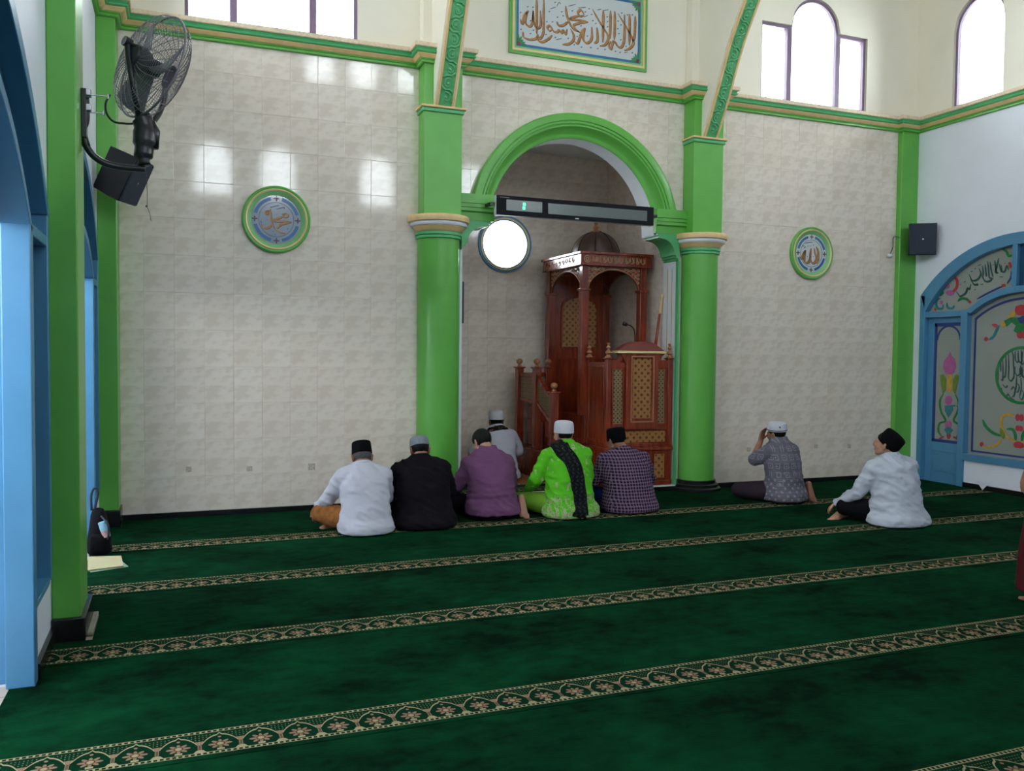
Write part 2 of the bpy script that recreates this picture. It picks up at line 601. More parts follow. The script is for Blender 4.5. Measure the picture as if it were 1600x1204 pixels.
def slab(mb, fr, u0, u1, z0, z1, d0, d1, openings, n_arc=20, mi=0):
    """wall slab with openings (ua, ub, zlow(u), zhigh(u))"""
    us = {u0, u1}
    for a, b, lo, hi in openings:
        for i in range(n_arc + 1):
            us.add(a + (b - a) * i / n_arc)
    us = sorted(u for u in us if u0 <= u <= u1)
    for a, b in zip(us, us[1:]):
        if b - a < 1e-6: continue
        mid = (a + b) / 2
        e = 1e-6
        ops = sorted([o for o in openings if o[0] < mid < o[1]], key=lambda o: o[2](mid))
        za, zb = z0, z0
        cells = []
        for o in ops:
            la, lb = o[2](a + e), o[2](b - e)
            if la > za + 1e-6 or lb > zb + 1e-6: cells.append((za, zb, la, lb))
            za, zb = o[3](a + e), o[3](b - e)
        if z1 > za + 1e-6 or z1 > zb + 1e-6: cells.append((za, zb, z1, z1))
        for ba, bb, ta, tb in cells:
            mb.hexa([fr(a, ba, d0), fr(b, bb, d0), fr(b, bb, d1), fr(a, ba, d1), fr(a, ta, d0), fr(b, tb, d0), fr(b, tb, d1), fr(a, ta, d1)], mi)
    return mb


CONST = lambda c: (lambda u: c)
def ROUND(cx, cz, r): return lambda u: cz + math.sqrt(max(0, r * r - (u - cx) ** 2))
# =================================================================== SETTING
XL, XRW, YB, ZT = -0.59, 8.506, -9.2, 7.8
PILW = -0.44                       # inner face of the left pillars
AX = 3.90                          # axis of the prayer wall

mb = MB(); mb.box(-4.2, 9.0, -9.6, 2.0, -.16, -.012); mb.build('floor', M['floor'], kind='structure')
mb = MB(); mb.box(-.9, 8.8, -9.5, .3, ZT, ZT + .15); mb.build('ceiling', M['ceiling'], kind='structure')

# ---- window shapes
SILL = 4.40
def triple(cx):
    """side light, arched light, side light (u0,u1,low,high)"""
    return [(cx - .76, cx - .35, CONST(SILL), CONST(5.27)), (cx - .35, cx + .35, CONST(SILL), ROUND(cx, 5.27, .35)), (cx + .35, cx + .76, CONST(SILL), CONST(5.27))]
def single(c, z0=SILL, zs=5.27, r=.335):
    return [(c - r, c + r, CONST(z0), ROUND(c, zs, r))]

win_n = [0]
def window_unit(ops, fr, depth, nd, wall_d, rails=()):
    """frame, pane in each light; depth = d of frame front"""
    win_n[0] += 1
    lights = []
    for a, b, lo, hi in ops:
        n = 24
        us = [a + (b - a) * i / n for i in range(n + 1)]
        e = 1e-6
        top = [(u, hi(min(max(u, a + e), b - e))) for u in us]
        if top[0][1] - SILL < .05 or True:
            poly = [(a, lo(a))] + top + [(b, lo(b))]
        lights.append(poly)
    us = [p[0] for L in lights for p in L]; vs = [p[1] for L in lights for p in L]
    c = fr(sum(us) / len(us), min(vs), depth)
    root = empty('window_%d' % win_n[0], c, kind='structure')
    mbf = MB(); inners = []
    for poly in lights:
        cu = sum(p[0] for p in poly) / len(poly); cv = sum(p[1] for p in poly) / len(poly)
        t = .032
        inner = []
        u0, u1 = min(p[0] for p in poly), max(p[0] for p in poly); v0, v1 = min(p[1] for p in poly), max(p[1] for p in poly)
        for u, v in poly:
            fu = (u - (u0 + u1) / 2) / ((u1 - u0) / 2); fv = (v - (v0 + v1) / 2) / ((v1 - v0) / 2)
            inner.append(((u0 + u1) / 2 + fu * ((u1 - u0) / 2 - t), (v0 + v1) / 2 + fv * ((v1 - v0) / 2 - t)))
        mbf.band(poly, inner, fr, depth, depth + nd * .07, closed=True)
        inners.append(inner)
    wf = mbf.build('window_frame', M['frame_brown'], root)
    for inner in inners: MB().prism(inner, fr, depth + nd * .03, depth + nd * .036).build('pane', M['glass'], wf)
    return root

# ---- front wall: three bays and the niche opening
def bay_wall(name, x0, x1, ops, z1=ZT, n_arc=20):
    mb = MB(); slab(mb, FY, x0, x1, -.012, SILL - .03, .003, .25, [o for o in ops if o[2](o[0]) < 4], n_arc)
    slab(mb, FY, x0, x1, SILL - .03, z1, -.012, .25, [o for o in ops if o[2](o[0]) > 4], mi=1)
    return mb.build(name, [M['grout'], M['cream']], kind='structure')

WL_OPS, WR_OPS = triple(.86), triple(6.955)
NR = .955
def niche_top(x):
    d = abs(x - AX)
    return 2.785 + (math.sqrt(NR * NR - d * d) if d < NR else 0) + .012
NICHE_OP = [(2.67, 2.945, CONST(-.02), CONST(2.78)), (2.945, 4.855, CONST(-.02), niche_top), (4.855, 5.13, CONST(-.02), CONST(2.78))]
W_FL = bay_wall('wall_front_left', -.75, 2.4, WL_OPS)
W_FC = bay_wall('wall_front_center', 2.4, 5.4, NICHE_OP, n_arc=72)
W_FR = bay_wall('wall_front_right', 5.4, 8.75, WR_OPS)
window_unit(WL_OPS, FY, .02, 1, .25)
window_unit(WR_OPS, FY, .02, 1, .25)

# ---- glazed wall tiles: every tile its own object, sharing one mesh
TW, TH = .25, .3275
def tile_mesh(w, h, axis):
    g, c, t = .0009, .0020, .008
    mb = MB(); a, b = w / 2 - g, h / 2 - g
    v = [(-a, 0, -b), (a, 0, -b), (a, 0, b), (-a, 0, b)]
    o = [(-a + c, -.0012, -b + c), (a - c, -.0012, -b + c), (a - c, -.0012, b - c), (-a + c, -.0012, b - c)]
    vs = v + o
    vs = [(x, y + .0012, z) for x, y, z in vs]
    if axis == 'L': vs = [(y, x, z) for x, y, z in vs]
    if axis == 'R': vs = [(-y, x, z) for x, y, z in vs]
    fs = [(4, 5, 6, 7), (0, 1, 5, 4), (1, 2, 6, 5), (2, 3, 7, 6), (3, 0, 4, 7), (3, 2, 1, 0)]
    me = bpy.data.meshes.new('tile'); me.from_pydata(vs, [], fs); me.materials.append(M['tile']); me.update()
    bm = bmesh.new(); bm.from_mesh(me); bmesh.ops.recalc_face_normals(bm, faces=bm.faces); bm.to_mesh(me); bm.free()
    return me
TM = {}
def tile(parent, axis, u0, u1, v0, v1, d):
    key = (axis, round(u1 - u0, 3), round(v1 - v0, 3))
    if key not in TM: TM[key] = tile_mesh(u1 - u0, v1 - v0, axis)
    o = bpy.data.objects.new('tile', TM[key])
    cu, cv = (u0 + u1) / 2, (v0 + v1) / 2
    attach(o, parent, (cu, d, cv) if axis == 'F' else (d, cu, cv))
def tile_clip(parent, poly_top, poly_bot, d):
    mb = MB(); mb.band(poly_top, poly_bot, FY, d, d + .0045)
    mb.build('tile', M['tile'], parent)
ZJ = [.0325 + TH * i for i in range(14)]
XJ = lambda k: .004 + TW * k
def tile_rect(parent, axis, u0, u1, v0, v1, d, off=.004, hole=None):
    k0 = math.floor((u0 - off) / TW)
    k = k0
    while off + TW * k < u1 - .002:
        a, b = max(u0, off + TW * k), min(u1, off + TW * (k + 1))
        k += 1
        if b - a < .015: continue
        for i in range(len(ZJ)):
            za, zb = max(v0, ZJ[i]), min(v1, ZJ[i] + TH)
            if zb - za < .015: continue
            if hole:
                c = hole(a, b, za, zb)
                if c == 'skip': continue
                if isinstance(c, list):
                    us = [a + .0012 + (b - a - .0024) * j / 6 for j in range(7)]
                    lo = [min(max(za + .0012, c[0](u)), zb - .0015) for u in us]
                    if max(zb - l for l in lo) < .01: continue
                    tile_clip(parent, [(u, zb - .0012) for u in us], list(zip(us, lo)), d)
                    continue
            tile(parent, axis, a, b, za, zb, d)
tile_rect(W_FL, 'F', PILW, 2.22, .045, 4.235, .0)
tile_rect(W_FR, 'F', 5.58, 8.24, .045, 4.235, .0)
def arch_hole(a, b, za, zb):
    R2 = 1.09
    f = lambda u: 2.77 + math.sqrt(max(0, R2 * R2 - (u - 3.92) ** 2)) if abs(u - 3.92) < R2 else 2.98
    us = [a + (b - a) * j / 8 for j in range(9)]
    top = [f(u) for u in us]
    if zb <= min(top): return 'skip'
    if za >= max(top): return None
    return [f]
tile_rect(W_FC, 'F', 2.595, 5.205, 2.98, 4.235, .0, hole=arch_hole)

# ---- niche behind the arch
NX0, NX1, NYB, NZ = 2.62, 5.16, 1.70, 3.95
mb = MB(); mb.box(NX0 - .2, NX1 + .2, NYB + .006, NYB + .2, -.1, NZ)
W_NB = None
RWC = (3.762, 2.815, .305)                     # round window of the niche back wall
mb = MB()
slab(mb, FY, NX0 - .2, NX1 + .2, -.1, NZ + .1, NYB + .006, NYB + .2,
     [(RWC[0] - RWC[2], RWC[0] + RWC[2], lambda u: RWC[1] - math.sqrt(max(0, RWC[2] ** 2 - (u - RWC[0]) ** 2)), ROUND(*RWC))], n_arc=36)
W_NB = mb.build('wall_inner_back', M['grout'], kind='structure')
W_NL = MB().box(NX0 - .2, NX0 - .006, .25, NYB + .006, -.1, NZ + .1).build('wall_inner_left', M['grout'], kind='structure')
W_NR = MB().box(NX1 + .006, NX1 + .2, .25, NYB + .006, -.1, NZ + .1).build('wall_inner_right', M['grout'], kind='structure')
MB().box(NX0 - .2, NX1 + .2, .25, NYB + .2, NZ, NZ + .1).build('ceiling_inner', M['reveal'], kind='structure')
def rw_hole(a, b, za, zb):
    R2 = .335
    cu, cv = RWC[0], RWC[1]
    nu, nv = min(max(cu, a), b), min(max(cv, za), zb)
    if math.hypot(nu - cu, nv - cv) < R2:
        if max(math.hypot(p - cu, q - cv) for p in (a, b) for q in (za, zb)) < R2: return 'skip'
        return 'clip'
    return None
def niche_back_tiles():
    k = math.floor((NX0 - .05) / TW)
    R2 = .33
    while .05 + TW * k < NX1:
        a, b = max(NX0, .05 + TW * k), min(NX1, .05 + TW * (k + 1)); k += 1
        if b - a < .015: continue
        for z in ZJ:
            za, zb = max(.055, z), min(NZ, z + TH)
            if zb - za < .015: continue
            h = rw_hole(a, b, za, zb)
            if h == 'skip': continue
            if h == 'clip':
                us = [a + .0012 + (b - a - .0024) * j / 10 for j in range(11)]
                ht = lambda u: math.sqrt(max(0, R2 * R2 - (u - RWC[0]) ** 2))
                lo = [min(max(za + .0012, RWC[1] + ht(u)), zb - .0012) if abs(u - RWC[0]) < R2 else za + .0012 for u in us]
                hi = [max(min(zb - .0012, RWC[1] - ht(u)), za + .0012) if abs(u - RWC[0]) < R2 else zb - .0012 for u in us]
                if zb > RWC[1] and max(zb - l for l in lo) > .012 and zb - za > .02 and za > RWC[1] - .31:
                    tile_clip(W_NB, [(u, zb - .0012) for u in us], list(zip(us, lo)), NYB)
                elif max(h2 - za for h2 in hi) > .012:
                    tile_clip(W_NB, list(zip(us, hi)), [(u, za + .0012) for u in us], NYB)
                continue
            tile(W_NB, 'F', a, b, za, zb, NYB)
niche_back_tiles()
tile_rect(W_NR, 'R', .26, NYB, .055, NZ, NX1, off=.2)
tile_rect(W_NL, 'L', .26, NYB, .055, NZ, NX0, off=.2)

# round window frame + pane
wr = empty('window_%d' % (win_n[0] + 1), (RWC[0], NYB, RWC[1]), kind='structure'); win_n[0] += 1
cir = lambda r, n=48: [(RWC[0] + r * math.cos(2 * PI * i / n), RWC[1] + r * math.sin(2 * PI * i / n)) for i in range(n)]
MB().band(cir(.345), cir(.285), FY, NYB - .03, NYB + .02, closed=True).build('window_frame', M['blue'], wr, smooth='auto')
MB().band(cir(.318), cir(.300), FY, NYB - .038, NYB - .029, closed=True).build('window_bead', M['frame_gold'], wr, smooth='auto')
MB().prism(cir(.3), FY, NYB + .1, NYB + .108).build('pane', M['glass'], wr)

# raised niche floor with white nosing and black riser
MB().box(2.62, NX1, -.03, NYB, -.012, .05).build('floor_inner', M['floor'], kind='structure')
t = empty('trim_1', (AX, -.04, 0), kind='structure')
MB().box(2.63, 5.135, -.052, -.026, .0, .044).build('riser', M['black_skirt'], t)
MB().box(2.63, 5.135, -.058, .02, .046, .058).build('nosing', M['white_nosing'], t, bevel=.003)

# ---- side and back walls (arched bays below, arched windows above)
BAYS = [(-1.585, 1.315, 1.6, 1.30), (-5.1, 1.79, 2.306, .70)]
def bay_op(c, hw, r, cz):
    return (c - hw, c + hw, CONST(-.02), lambda u: cz + math.sqrt(max(0, r * r - (u - c) ** 2)))
WINC = [-.875, -2.07, -3.27, -4.47, -5.67, -6.87]
RB = [(-1.48, 1.30), (-4.6, 1.30), (-7.6, 1.3)]
def rbay_op(c, hw): return (c - hw, c + hw, CONST(-.02), lambda u: 1.167 + math.sqrt(max(0, 1.683 ** 2 - (u - c) ** 2)))
for nm, X0, X1, bays, d in (('wall_left', XL - .2, XL, [bay_op(*b) for b in BAYS], 1), ('wall_right', XRW, XRW + .2, [rbay_op(*b) for b in RB], -1)):
    ops = bays + [o for c in WINC for o in single(c)]
    mb = MB()
    slab(mb, FX, YB, .25, -.012, SILL - .03, X0, X1, bays)
    Xa, Xb = (X0, X1 + .006) if d == 1 else (X0 - .006, X1)
    slab(mb, FX, YB, .25, SILL - .03, ZT, Xa, Xb, [o for c in WINC for o in single(c)], mi=1)
    mb.build(nm, [M['white_wall'], M['cream']], kind='structure')
    for c in WINC:
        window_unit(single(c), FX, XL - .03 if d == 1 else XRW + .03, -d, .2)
BW = [.70, 1.90, 3.85, 5.9, 7.1]
bops = [o for c in BW for o in single(c, 4.42, 5.1, .36)]
bup = [(c - .3, c + .3, CONST(6.75), CONST(7.35)) for c in (2.7, 3.57, 4.5, 5.4)]
mb = MB(); slab(mb, FY, -.8, 8.75, -.012, ZT, YB - .2, YB, bops + bup)
mb.build('wall_back', M['white_wall'], kind='structure')
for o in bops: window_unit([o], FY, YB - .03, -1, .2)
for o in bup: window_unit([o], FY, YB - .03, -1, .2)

# sky portals in the openings
for cx in (.86, 6.955): portal((cx, .3, 5.0), (1.5, 1.3), (0, -1, 0))
for c in WINC:
    portal((XRW + .25, c, 5.0), (.7, 1.3), (-1, 0, 0)); portal((XL - .25, c, 5.0), (.7, 1.3), (1, 0, 0))
for c in BW: portal((c, YB - .25, 4.95), (.75, 1.15), (0, 1, 0))
for c in (2.7, 3.57, 4.5, 5.4): portal((c, YB - .25, 7.05), (.62, .62), (0, 1, 0))
portal((RWC[0], NYB + .25, RWC[1]), (.62, .62), (0, -1, 0))
portal((XL - .25, -5.1, 1.2), (2.45, 2.4), (1, 0, 0)); portal((-3.25, -4.65, 2.475), (9.5, .95), (1, 0, 0))

# veranda outside the left arcade: unseen walls and roof, shaped to limit its daylight
ov = MB(); slab(ov, FX, -9.6, .3, -.012, 3.1, -3.2, -3.05, [(-9.4, .1, CONST(2.0), CONST(2.95))], 2); ov.box(-3.2, -.79, .3, .4, -.012, 3.2); ov.box(-3.2, -.79, -9.7, -9.6, -.012, 3.2); ov.build('wall_outer', M['white_wall'], kind='structure')
MB().box(-3.6, -.79, -9.6, .3, 3.1, 3.25).build('ceiling_unseen_outer', M['ceiling'], kind='structure')

# ---- cornice that runs round the room, breaking round pillars and pilasters
PATH = [(XL, YB), (XL, -3.3), (PILW, -3.3), (PILW, -2.9), (XL, -2.9), (XL, -.27), (PILW, -.27), (PILW, 0), (2.215, 0), (2.215, -.2), (2.595, -.2), (2.595, 0),
        (5.205, 0), (5.205, -.2), (5.58, -.2), (5.58, 0), (8.24, 0), (8.24, -.07), (XRW, -.07), (XRW, YB)]
def offset_path(path, d):
    out = []
    n = len(path)
    for i, p in enumerate(path):
        ns = []
        for a, b in ((i - 1, i), (i, i + 1)):
            if 0 <= a and b < n:
                t = Vector((path[b][0] - path[a][0], path[b][1] - path[a][1])).normalized()
                ns.append(Vector((t.y, -t.x)))
        if len(ns) == 1: o = ns[0]
        else:
            s = ns[0] + ns[1]; o = s / max(.2, s.dot(ns[0]))
        out.append((p[0] + o.x * d, p[1] + o.y * d))
    return out
def sweep(mb, path, prof):
    """prof: closed list of (projection, z)"""
    rings = [offset_path(path, d) for d, z in prof]
    n, k = len(path), len(prof)
    vs = [(rings[j][i][0], rings[j][i][1], prof[j][1]) for i in range(n) for j in range(k)]
    fs = [(i * k + j, i * k + (j + 1) % k, (i + 1) * k + (j + 1) % k, (i + 1) * k + j) for i in range(n - 1) for j in range(k)]
    fs += [tuple(range(k)), tuple(range((n - 1) * k, n * k))]
    mb.add(vs, fs)
cor = empty('trim_2', (AX, 0, 4.22), kind='structure')
def cbead(nm, mat, prof):
    mb = MB(); sweep(mb, PATH, [(-.02, prof[0][1])] + prof + [(-.02, prof[-1][1])]); mb.build(nm, mat, cor)
cbead('cornice_carved_band', M['beige'], [(.112, 4.338), (.118, 4.345), (.118, 4.378), (.105, 4.384)])
cbead('cornice_green_moulding', M['green_band'], [(.085, 4.292), (.100, 4.300), (.104, 4.312), (.09, 4.318), (.094, 4.325), (.10, 4.338)])
cbead('cornice_gold_moulding', M['gold'], [(.045, 4.258), (.056, 4.262), (.078, 4.284), (.082, 4.292)])
cbead('cornice_lower_green_moulding', M['green'], [(.022, 4.222), (.030, 4.226), (.030, 4.244), (.040, 4.248), (.044, 4.258)])

# ---- baseboards
def baseboard(name, boxes):
    mb = MB()
    for b in boxes: mb.box(*b)
    return mb.build(name, M['black_skirt'], kind='structure')
baseboard('baseboard_front_left', [(PILW, 2.22, -.02, .004, -.012, .046)])
baseboard('baseboard_front_right', [(5.56, 8.24, -.02, .004, -.012, .046)])

# ---- left pillars and right corner pillar
def pillar(n, x0, x1, y0, y1, base):
    t = empty('pillar', ((x0 + x1) / 2, (y0 + y1) / 2, 0), *n, 'pillar')
    MB().box(x0, x1, y0, y1, -.012, 4.23).build('shaft', M['green'], t, bevel=.008)
    if base:
        bx0, bx1, by0, by1, bh = base
        MB().box(bx0, bx1, by0, by1, -.012, bh).build('plinth', M['black_skirt'], t, bevel=.006)
    return t
def pillar_thing(label, x0, x1, y0, y1, base, edge=None):
    t = empty('pillar', ((x0 + x1) / 2, (y0 + y1) / 2, 0), label, 'pillar')
    MB().box(x0, x1, y0, y1, -.012, 4.23).build('shaft', M['green'], t, bevel=.008)
    bx0, bx1, by0, by1, bh = base
    MB().box(bx0, bx1, by0, by1, -.012, bh).build('plinth', M['black_skirt'], t, bevel=.006)
    if edge:
        MB().box(*edge).build('floor_strip', M['skirt_edge'], t, bevel=.003)
pillar_thing('tall green square pillar nearest the camera, carrying the wall fan', XL, -.455, -3.3, -2.93, (XL, -.432, -3.325, -2.87, .115), (-.432, -.405, -3.25, -2.86, -.005, .012))
pillar_thing('green square pillar in the far left corner behind the black bag', XL, PILW, -.27, .004, (XL, -.425, -.30, .0, .14))
pillar_thing('slim green pillar in the far right corner beside the blue arch', 8.24, XRW, -.07, .004, (8.225, XRW, -.085, .0, .07))

# ---- columns: square upper shaft, ledge, round capital, round shaft, black base
def column(cx, cy, label):
    t = empty('column', (cx, cy, 0), label, 'column')
    x0, x1 = (2.215, 2.595) if cx < 4 else (5.205, 5.58)
    MB().box(x0, x1, -.2, .004, 2.79, 4.235).build('square_shaft', M['green'], t, bevel=.006)
    MB().box(x0, x1, -.13, -.013, 4.36, ZT - .01).build('upper_shaft', M['cream'], t, bevel=.01)
    l = MB()
    l.box(x0 - .035, x1 + .035, -.235, .003, 3.812, 3.835)
    l.build('ledge', M['gold'], t, bevel=.008)
    MB().box(x0 - .018, x1 + .018, -.218, .003, 3.775, 3.812).build('ledge_moulding', M['green_band'], t, bevel=.008)
    MB().lathe([(.2025, .10), (.2025, 2.60)], (cx, cy, 0), 48).build('round_shaft', M['green'], t, smooth='auto')
    MB().lathe([(.20, 2.585), (.222, 2.59), (.222, 2.612), (.212, 2.616), (.228, 2.622), (.228, 2.648), (.205, 2.652)], (cx, cy, 0), 48).build('neck_ring', M['green_band'], t, smooth='auto')
    MB().lathe([(.215, 2.65), (.225, 2.654), (.235, 2.672), (.262, 2.70), (.262, 2.704), (.2, 2.704)], (cx, cy, 0), 48).build('gold_cavetto', M['gold'], t, smooth='auto')
    MB().lathe([(.255, 2.702), (.274, 2.708), (.282, 2.724), (.276, 2.742), (.2, 2.744)], (cx, cy, 0), 48).build('white_ring', M['white_ring'], t, smooth='auto')
    MB().lathe([(.285, 2.744), (.300, 2.748), (.304, 2.77), (.304, 2.796), (.298, 2.804), (.2, 2.806)], (cx, cy, 0), 48).build('gold_abacus', M['gold'], t, smooth='auto')
    b = MB()
    b.lathe([(.262, -.012), (.275, .0), (.275, .03), (.262, .04), (.25, .045), (.252, .07), (.235, .08), (.222, .085), (.222, .115), (.20, .12)], (cx, cy, 0), 48)
    b.build('base', M['black_skirt'], t, smooth='auto')
    return t
column(2.41, -.04, 'green round column with gold and white capital left of the niche arch')
column(5.40, -.04, 'green round column with gold and white capital right of the niche arch')

# ---- carved raking braces above the columns
def brace(cx, label):
    L = [(-.20, 3.836), (-.30, 4.01), (-.45, 4.30), (-.65, 4.70), (-.90, 5.06), (-1.25, 5.55), (-1.75, 6.1), (-2.4, 6.6)]
    L = [(p.x, p.y) for p in smooth_pts([(a, b, 0) for a, b in L], 6)]
    back = [(-.0, max(z, 3.836)) for y, z in L]
    back = [(min(.0, y + .0) if False else .0, z) for y, z in L]
    t = empty('carved_brace', (cx, -.2, 3.836), label, 'brace')
    fin = MB()
    fr = FX
    n = len(L)
    top = [(0.0, z) for y, z in L]
    fin.band(L, top, FX, cx - .105, cx + .105)
    fin.build('brace_web', M['cream'], t)
    def nrm(i):
        a = Vector(L[min(i + 1, n - 1)]) - Vector(L[max(i - 1, 0)])
        a.normalize()
        return Vector((-a.y, a.x)) if (-a.y) < 0 else Vector((a.y, -a.x))
    def strip(nm, mat, xa, xb, h):
        out = [(L[i][0] + nrm(i).x * h, L[i][1] + nrm(i).y * h) for i in range(n)]
        inn = [(L[i][0] - nrm(i).x * .004, L[i][1] - nrm(i).y * .004) for i in range(n)]
        return MB().band(out, inn, FX, cx + xa, cx + xb).build(nm, mat, t)
    bf_ = strip('brace_face', M['green_relief'], -.066, .066, .012)
    strip('brace_bead', M['gold'], -.086, -.066, .024)
    strip('brace_bead', M['gold'], .066, .086, .024)
    # scroll relief along the face
    cum = [0]
    for i in range(1, n): cum.append(cum[-1] + (Vector(L[i]) - Vector(L[i - 1])).length)
    def at(s, x, h):
        i = max(0, min(n - 2, next((k for k in range(n - 1) if cum[k + 1] >= s), n - 2)))
        f = (s - cum[i]) / (cum[i + 1] - cum[i]); p = Vector(L[i]).lerp(Vector(L[i + 1]), f); q = nrm(i)
        return (cx + x, p.x + q.x * h, p.y + q.y * h)
    rel = MB()
    s = .09; k = 0
    while s < min(2.2, cum[-1] - .1):
        sg = 1 if k % 2 else -1
        pts = [at(s + (.052 - .004 * j) * math.sin(j * .62 + 1.2), sg * (.048 - .0036 * j) * math.cos(j * .62 + 1.2), .016) for j in range(13)]
        rel.tube(pts, [.009 - .0004 * j for j in range(13)], 6)
        rel.tube([at(s + .05, -sg * .055, .014), at(s + .075, -sg * .02, .018), at(s + .07, sg * .02, .018), at(s + .1, sg * .055, .014)], .008, 6)
        rel.sphere(at(s, 0, .014), .013, 8, 6)
        rel.tube([at(s - .05, -sg * .05, .014), at(s - .03, -sg * .058, .016), at(s + .02, -sg * .056, .014)], .006, 6)
        s += .128; k += 1
    rel.build('scroll_relief', M['green_relief'], bf_, smooth=True, kind='stuff')
brace(2.413, 'carved green raking brace over the left column')
brace(5.40, 'carved green raking brace over the right column')
MB().box(XL, XRW, -2.75, -2.3, 6.45, 6.75).build('trim_3', M['cream'], kind='structure')

# ---- niche arch: green moulded trim, imposts, pale reveal, corbels, jambs
t = empty('arch_surround', (3.92, 0, 0), 'moulded green round arch surround framing the prayer niche', 'arch')
prof = [(1.19, .0), (1.19, -.075), (1.178, -.085), (1.115, -.085), (1.11, -.074), (1.10, -.074), (1.095, -.085), (1.082, -.085), (1.077, -.072), (1.066, -.072), (1.06, -.084), (1.052, -.084), (1.03, -.05), (1.0, -.02), (.978, -.012), (.955, -.012), (.945, -.004), (.945, .005), (1.0, .005)]
mbx = MB()
N = 64
vs = []
for i in range(N + 1):
    a = math.radians(13 + 154 * i / N)
    for r, y in prof:
        cx = 3.92 + (AX - 3.92) * (1.19 - r) / .235
        vs.append((cx + r * math.cos(a), y, 2.775 + r * math.sin(a)))
k = len(prof)
fs = [(i * k + j, i * k + (j + 1) % k, (i + 1) * k + (j + 1) % k, (i + 1) * k + j) for i in range(N) for j in range(k)]
fs += [tuple(range(k)), tuple(range(N * k, N * k + k))]
mbx.add(vs, fs); mbx.build('arch_moulding', M['green'], t, smooth='auto')
for sgn, xa, xb in ((-1, 2.596, 2.985), (1, 4.835, 5.204)):
    pr_ = [(-.001, 2.80), (-.06, 2.80), (-.062, 2.875), (-.088, 2.888), (-.088, 2.914), (-.076, 2.916), (-.076, 2.924), (-.088, 2.926), (-.088, 2.953), (-.076, 2.955), (-.076, 2.963), (-.088, 2.965), (-.088, 3.055), (-.001, 3.055)]
    MB().prism(pr_, lambda u, v, d: (d, u, v), xa, xb).build('impost', M['green'], t)
    # corbel below the impost, quarter-hollow with small steps
    xo = 2.645 if sgn < 0 else 5.135
    xi = 2.945 if sgn < 0 else 4.86
    d = xo - xi
    poly = [(xo, 2.80), (xi, 2.80), (xi, 2.772), (xi + d * .06, 2.768), (xi + d * .06, 2.75), (xi + d * .16, 2.745)]
    for i in range(11):
        a = PI / 2 * i / 10
        poly.append((xi + d * (.16 + .62 * math.sin(a)), 2.745 - .155 * (1 - math.cos(a))))
    poly += [(xi + d * .78, 2.575), (xi + d * .86, 2.57), (xi + d * .86, 2.548), (xi + d * .95, 2.542), (xi + d * .95, 2.515), (xo, 2.51)]
    MB().prism(poly, FY, -.055, .245).build('corbel', M['green_band'], t)
    # thin green edging of the jamb
    ja = (2.608, 2.63) if sgn < 0 else (5.128, 5.15)
    MB().box(*ja, -.05, -.003, .06, 2.51).build('jamb_edge', M['green_band'], t)
tr = empty('trim_4', (AX, .1, 0), kind='structure')
pa = arc(AX, 2.78, .945, 0, 180, 64); pb = arc(AX, 2.78, .958, 0, 180, 64)
MB().band(pa, pb, FY, .0, .26).build('arch_reveal', M['reveal'], tr, smooth='auto')
for sgn, xa, xb in ((-1, 2.62, 2.672), (1, 5.128, 5.18)):
    MB().box(xa, xb, .0, .26, .05, 2.52).build('jamb', M['reveal'], tr)
    for y in (.065, .155):
        xx = (2.6722, 2.675) if sgn < 0 else (5.1262, 5.1285)
        mm = MB(); mm.box(*xx, y, y + .012, .75, 2.42); mm.tube([(sum(xx) / 2, y + .006, 2.41), (sum(xx) / 2, y + .006, 2.455)], [.008, .002], 6)
        mm.build('gold_line', M['gold_line'], tr)

# ---- carpets: one roll per prayer row
ROWS = [-1.038, -2.235, -3.447, -4.67, -5.888, -7.1]
near_edges = [y - .246 for y in ROWS]
LBL = ['green carpet roll with the patterned band the seated row sits on, against the tiled wall', 'green carpet roll in the row just behind the seated men, under the right-hand white-shirted man',
       'green carpet roll with a patterned band, third row out from the tiled wall', 'green carpet roll with a patterned band, fourth row, passing the near pillar foot',
       'green carpet roll nearest the camera, its pattern band only at the lower right corner', 'green carpet roll under the camera behind the nearest pattern band']
prev = -.022
for i, (ys, ye) in enumerate(zip(ROWS, near_edges)):
    m = mat_carpet('green_prayer_carpet_%d' % (i + 1), ys)
    y1 = prev; y0 = ye
    if i in (0,): poly = [(PILW + .018, y1), (8.215, y1), (8.215, -.09), (8.5, -.09), (8.5, y0), (-.58, y0), (-.58, -.305), (PILW + .018, -.305)]
    elif i == 2: poly = [(-.58, y1), (8.5, y1), (8.5, y0), (-.66, y0), (-.66, -3.34), (-.40, -3.34), (-.40, -2.855), (-.58, -2.855)]
    else: poly = [(-.58 if i < 2 else -.68, y1), (8.5, y1), (8.5, y0), (-.58 if i < 2 else -.70, y0)]
    mb = MB(); mb.prism(poly, FZ, -.0115, .0)
    o = mb.build('prayer_carpet', m, bevel=.003)
    setp(o, LBL[i], 'carpet')
    prev = ye - .007
mN = mat_carpet('green_niche_carpet', .30)
o = MB().box(2.70, 5.11, .025, 1.66, .0505, .060).build('niche_carpet', mN, bevel=.003)
setp(o, 'green patterned carpet laid on the raised floor of the niche', 'carpet')
# =================================================================== ARCADE JOINERY
def circ_z(c, cz, r): return lambda u: cz + math.sqrt(max(0, r * r - (u - c) ** 2))
def arch_band(mb, c, fo, fi, ho, hi_, X0, X1, n=40):
    pa = [(c - ho + 2 * ho * i / n, fo(c - ho + 2 * ho * i / n)) for i in range(n + 1)]
    pb = [(c - hi_ + 2 * hi_ * i / n, fi(c - hi_ + 2 * hi_ * i / n)) for i in range(n + 1)]
    mb.band(pa, pb, FX, X0, X1)

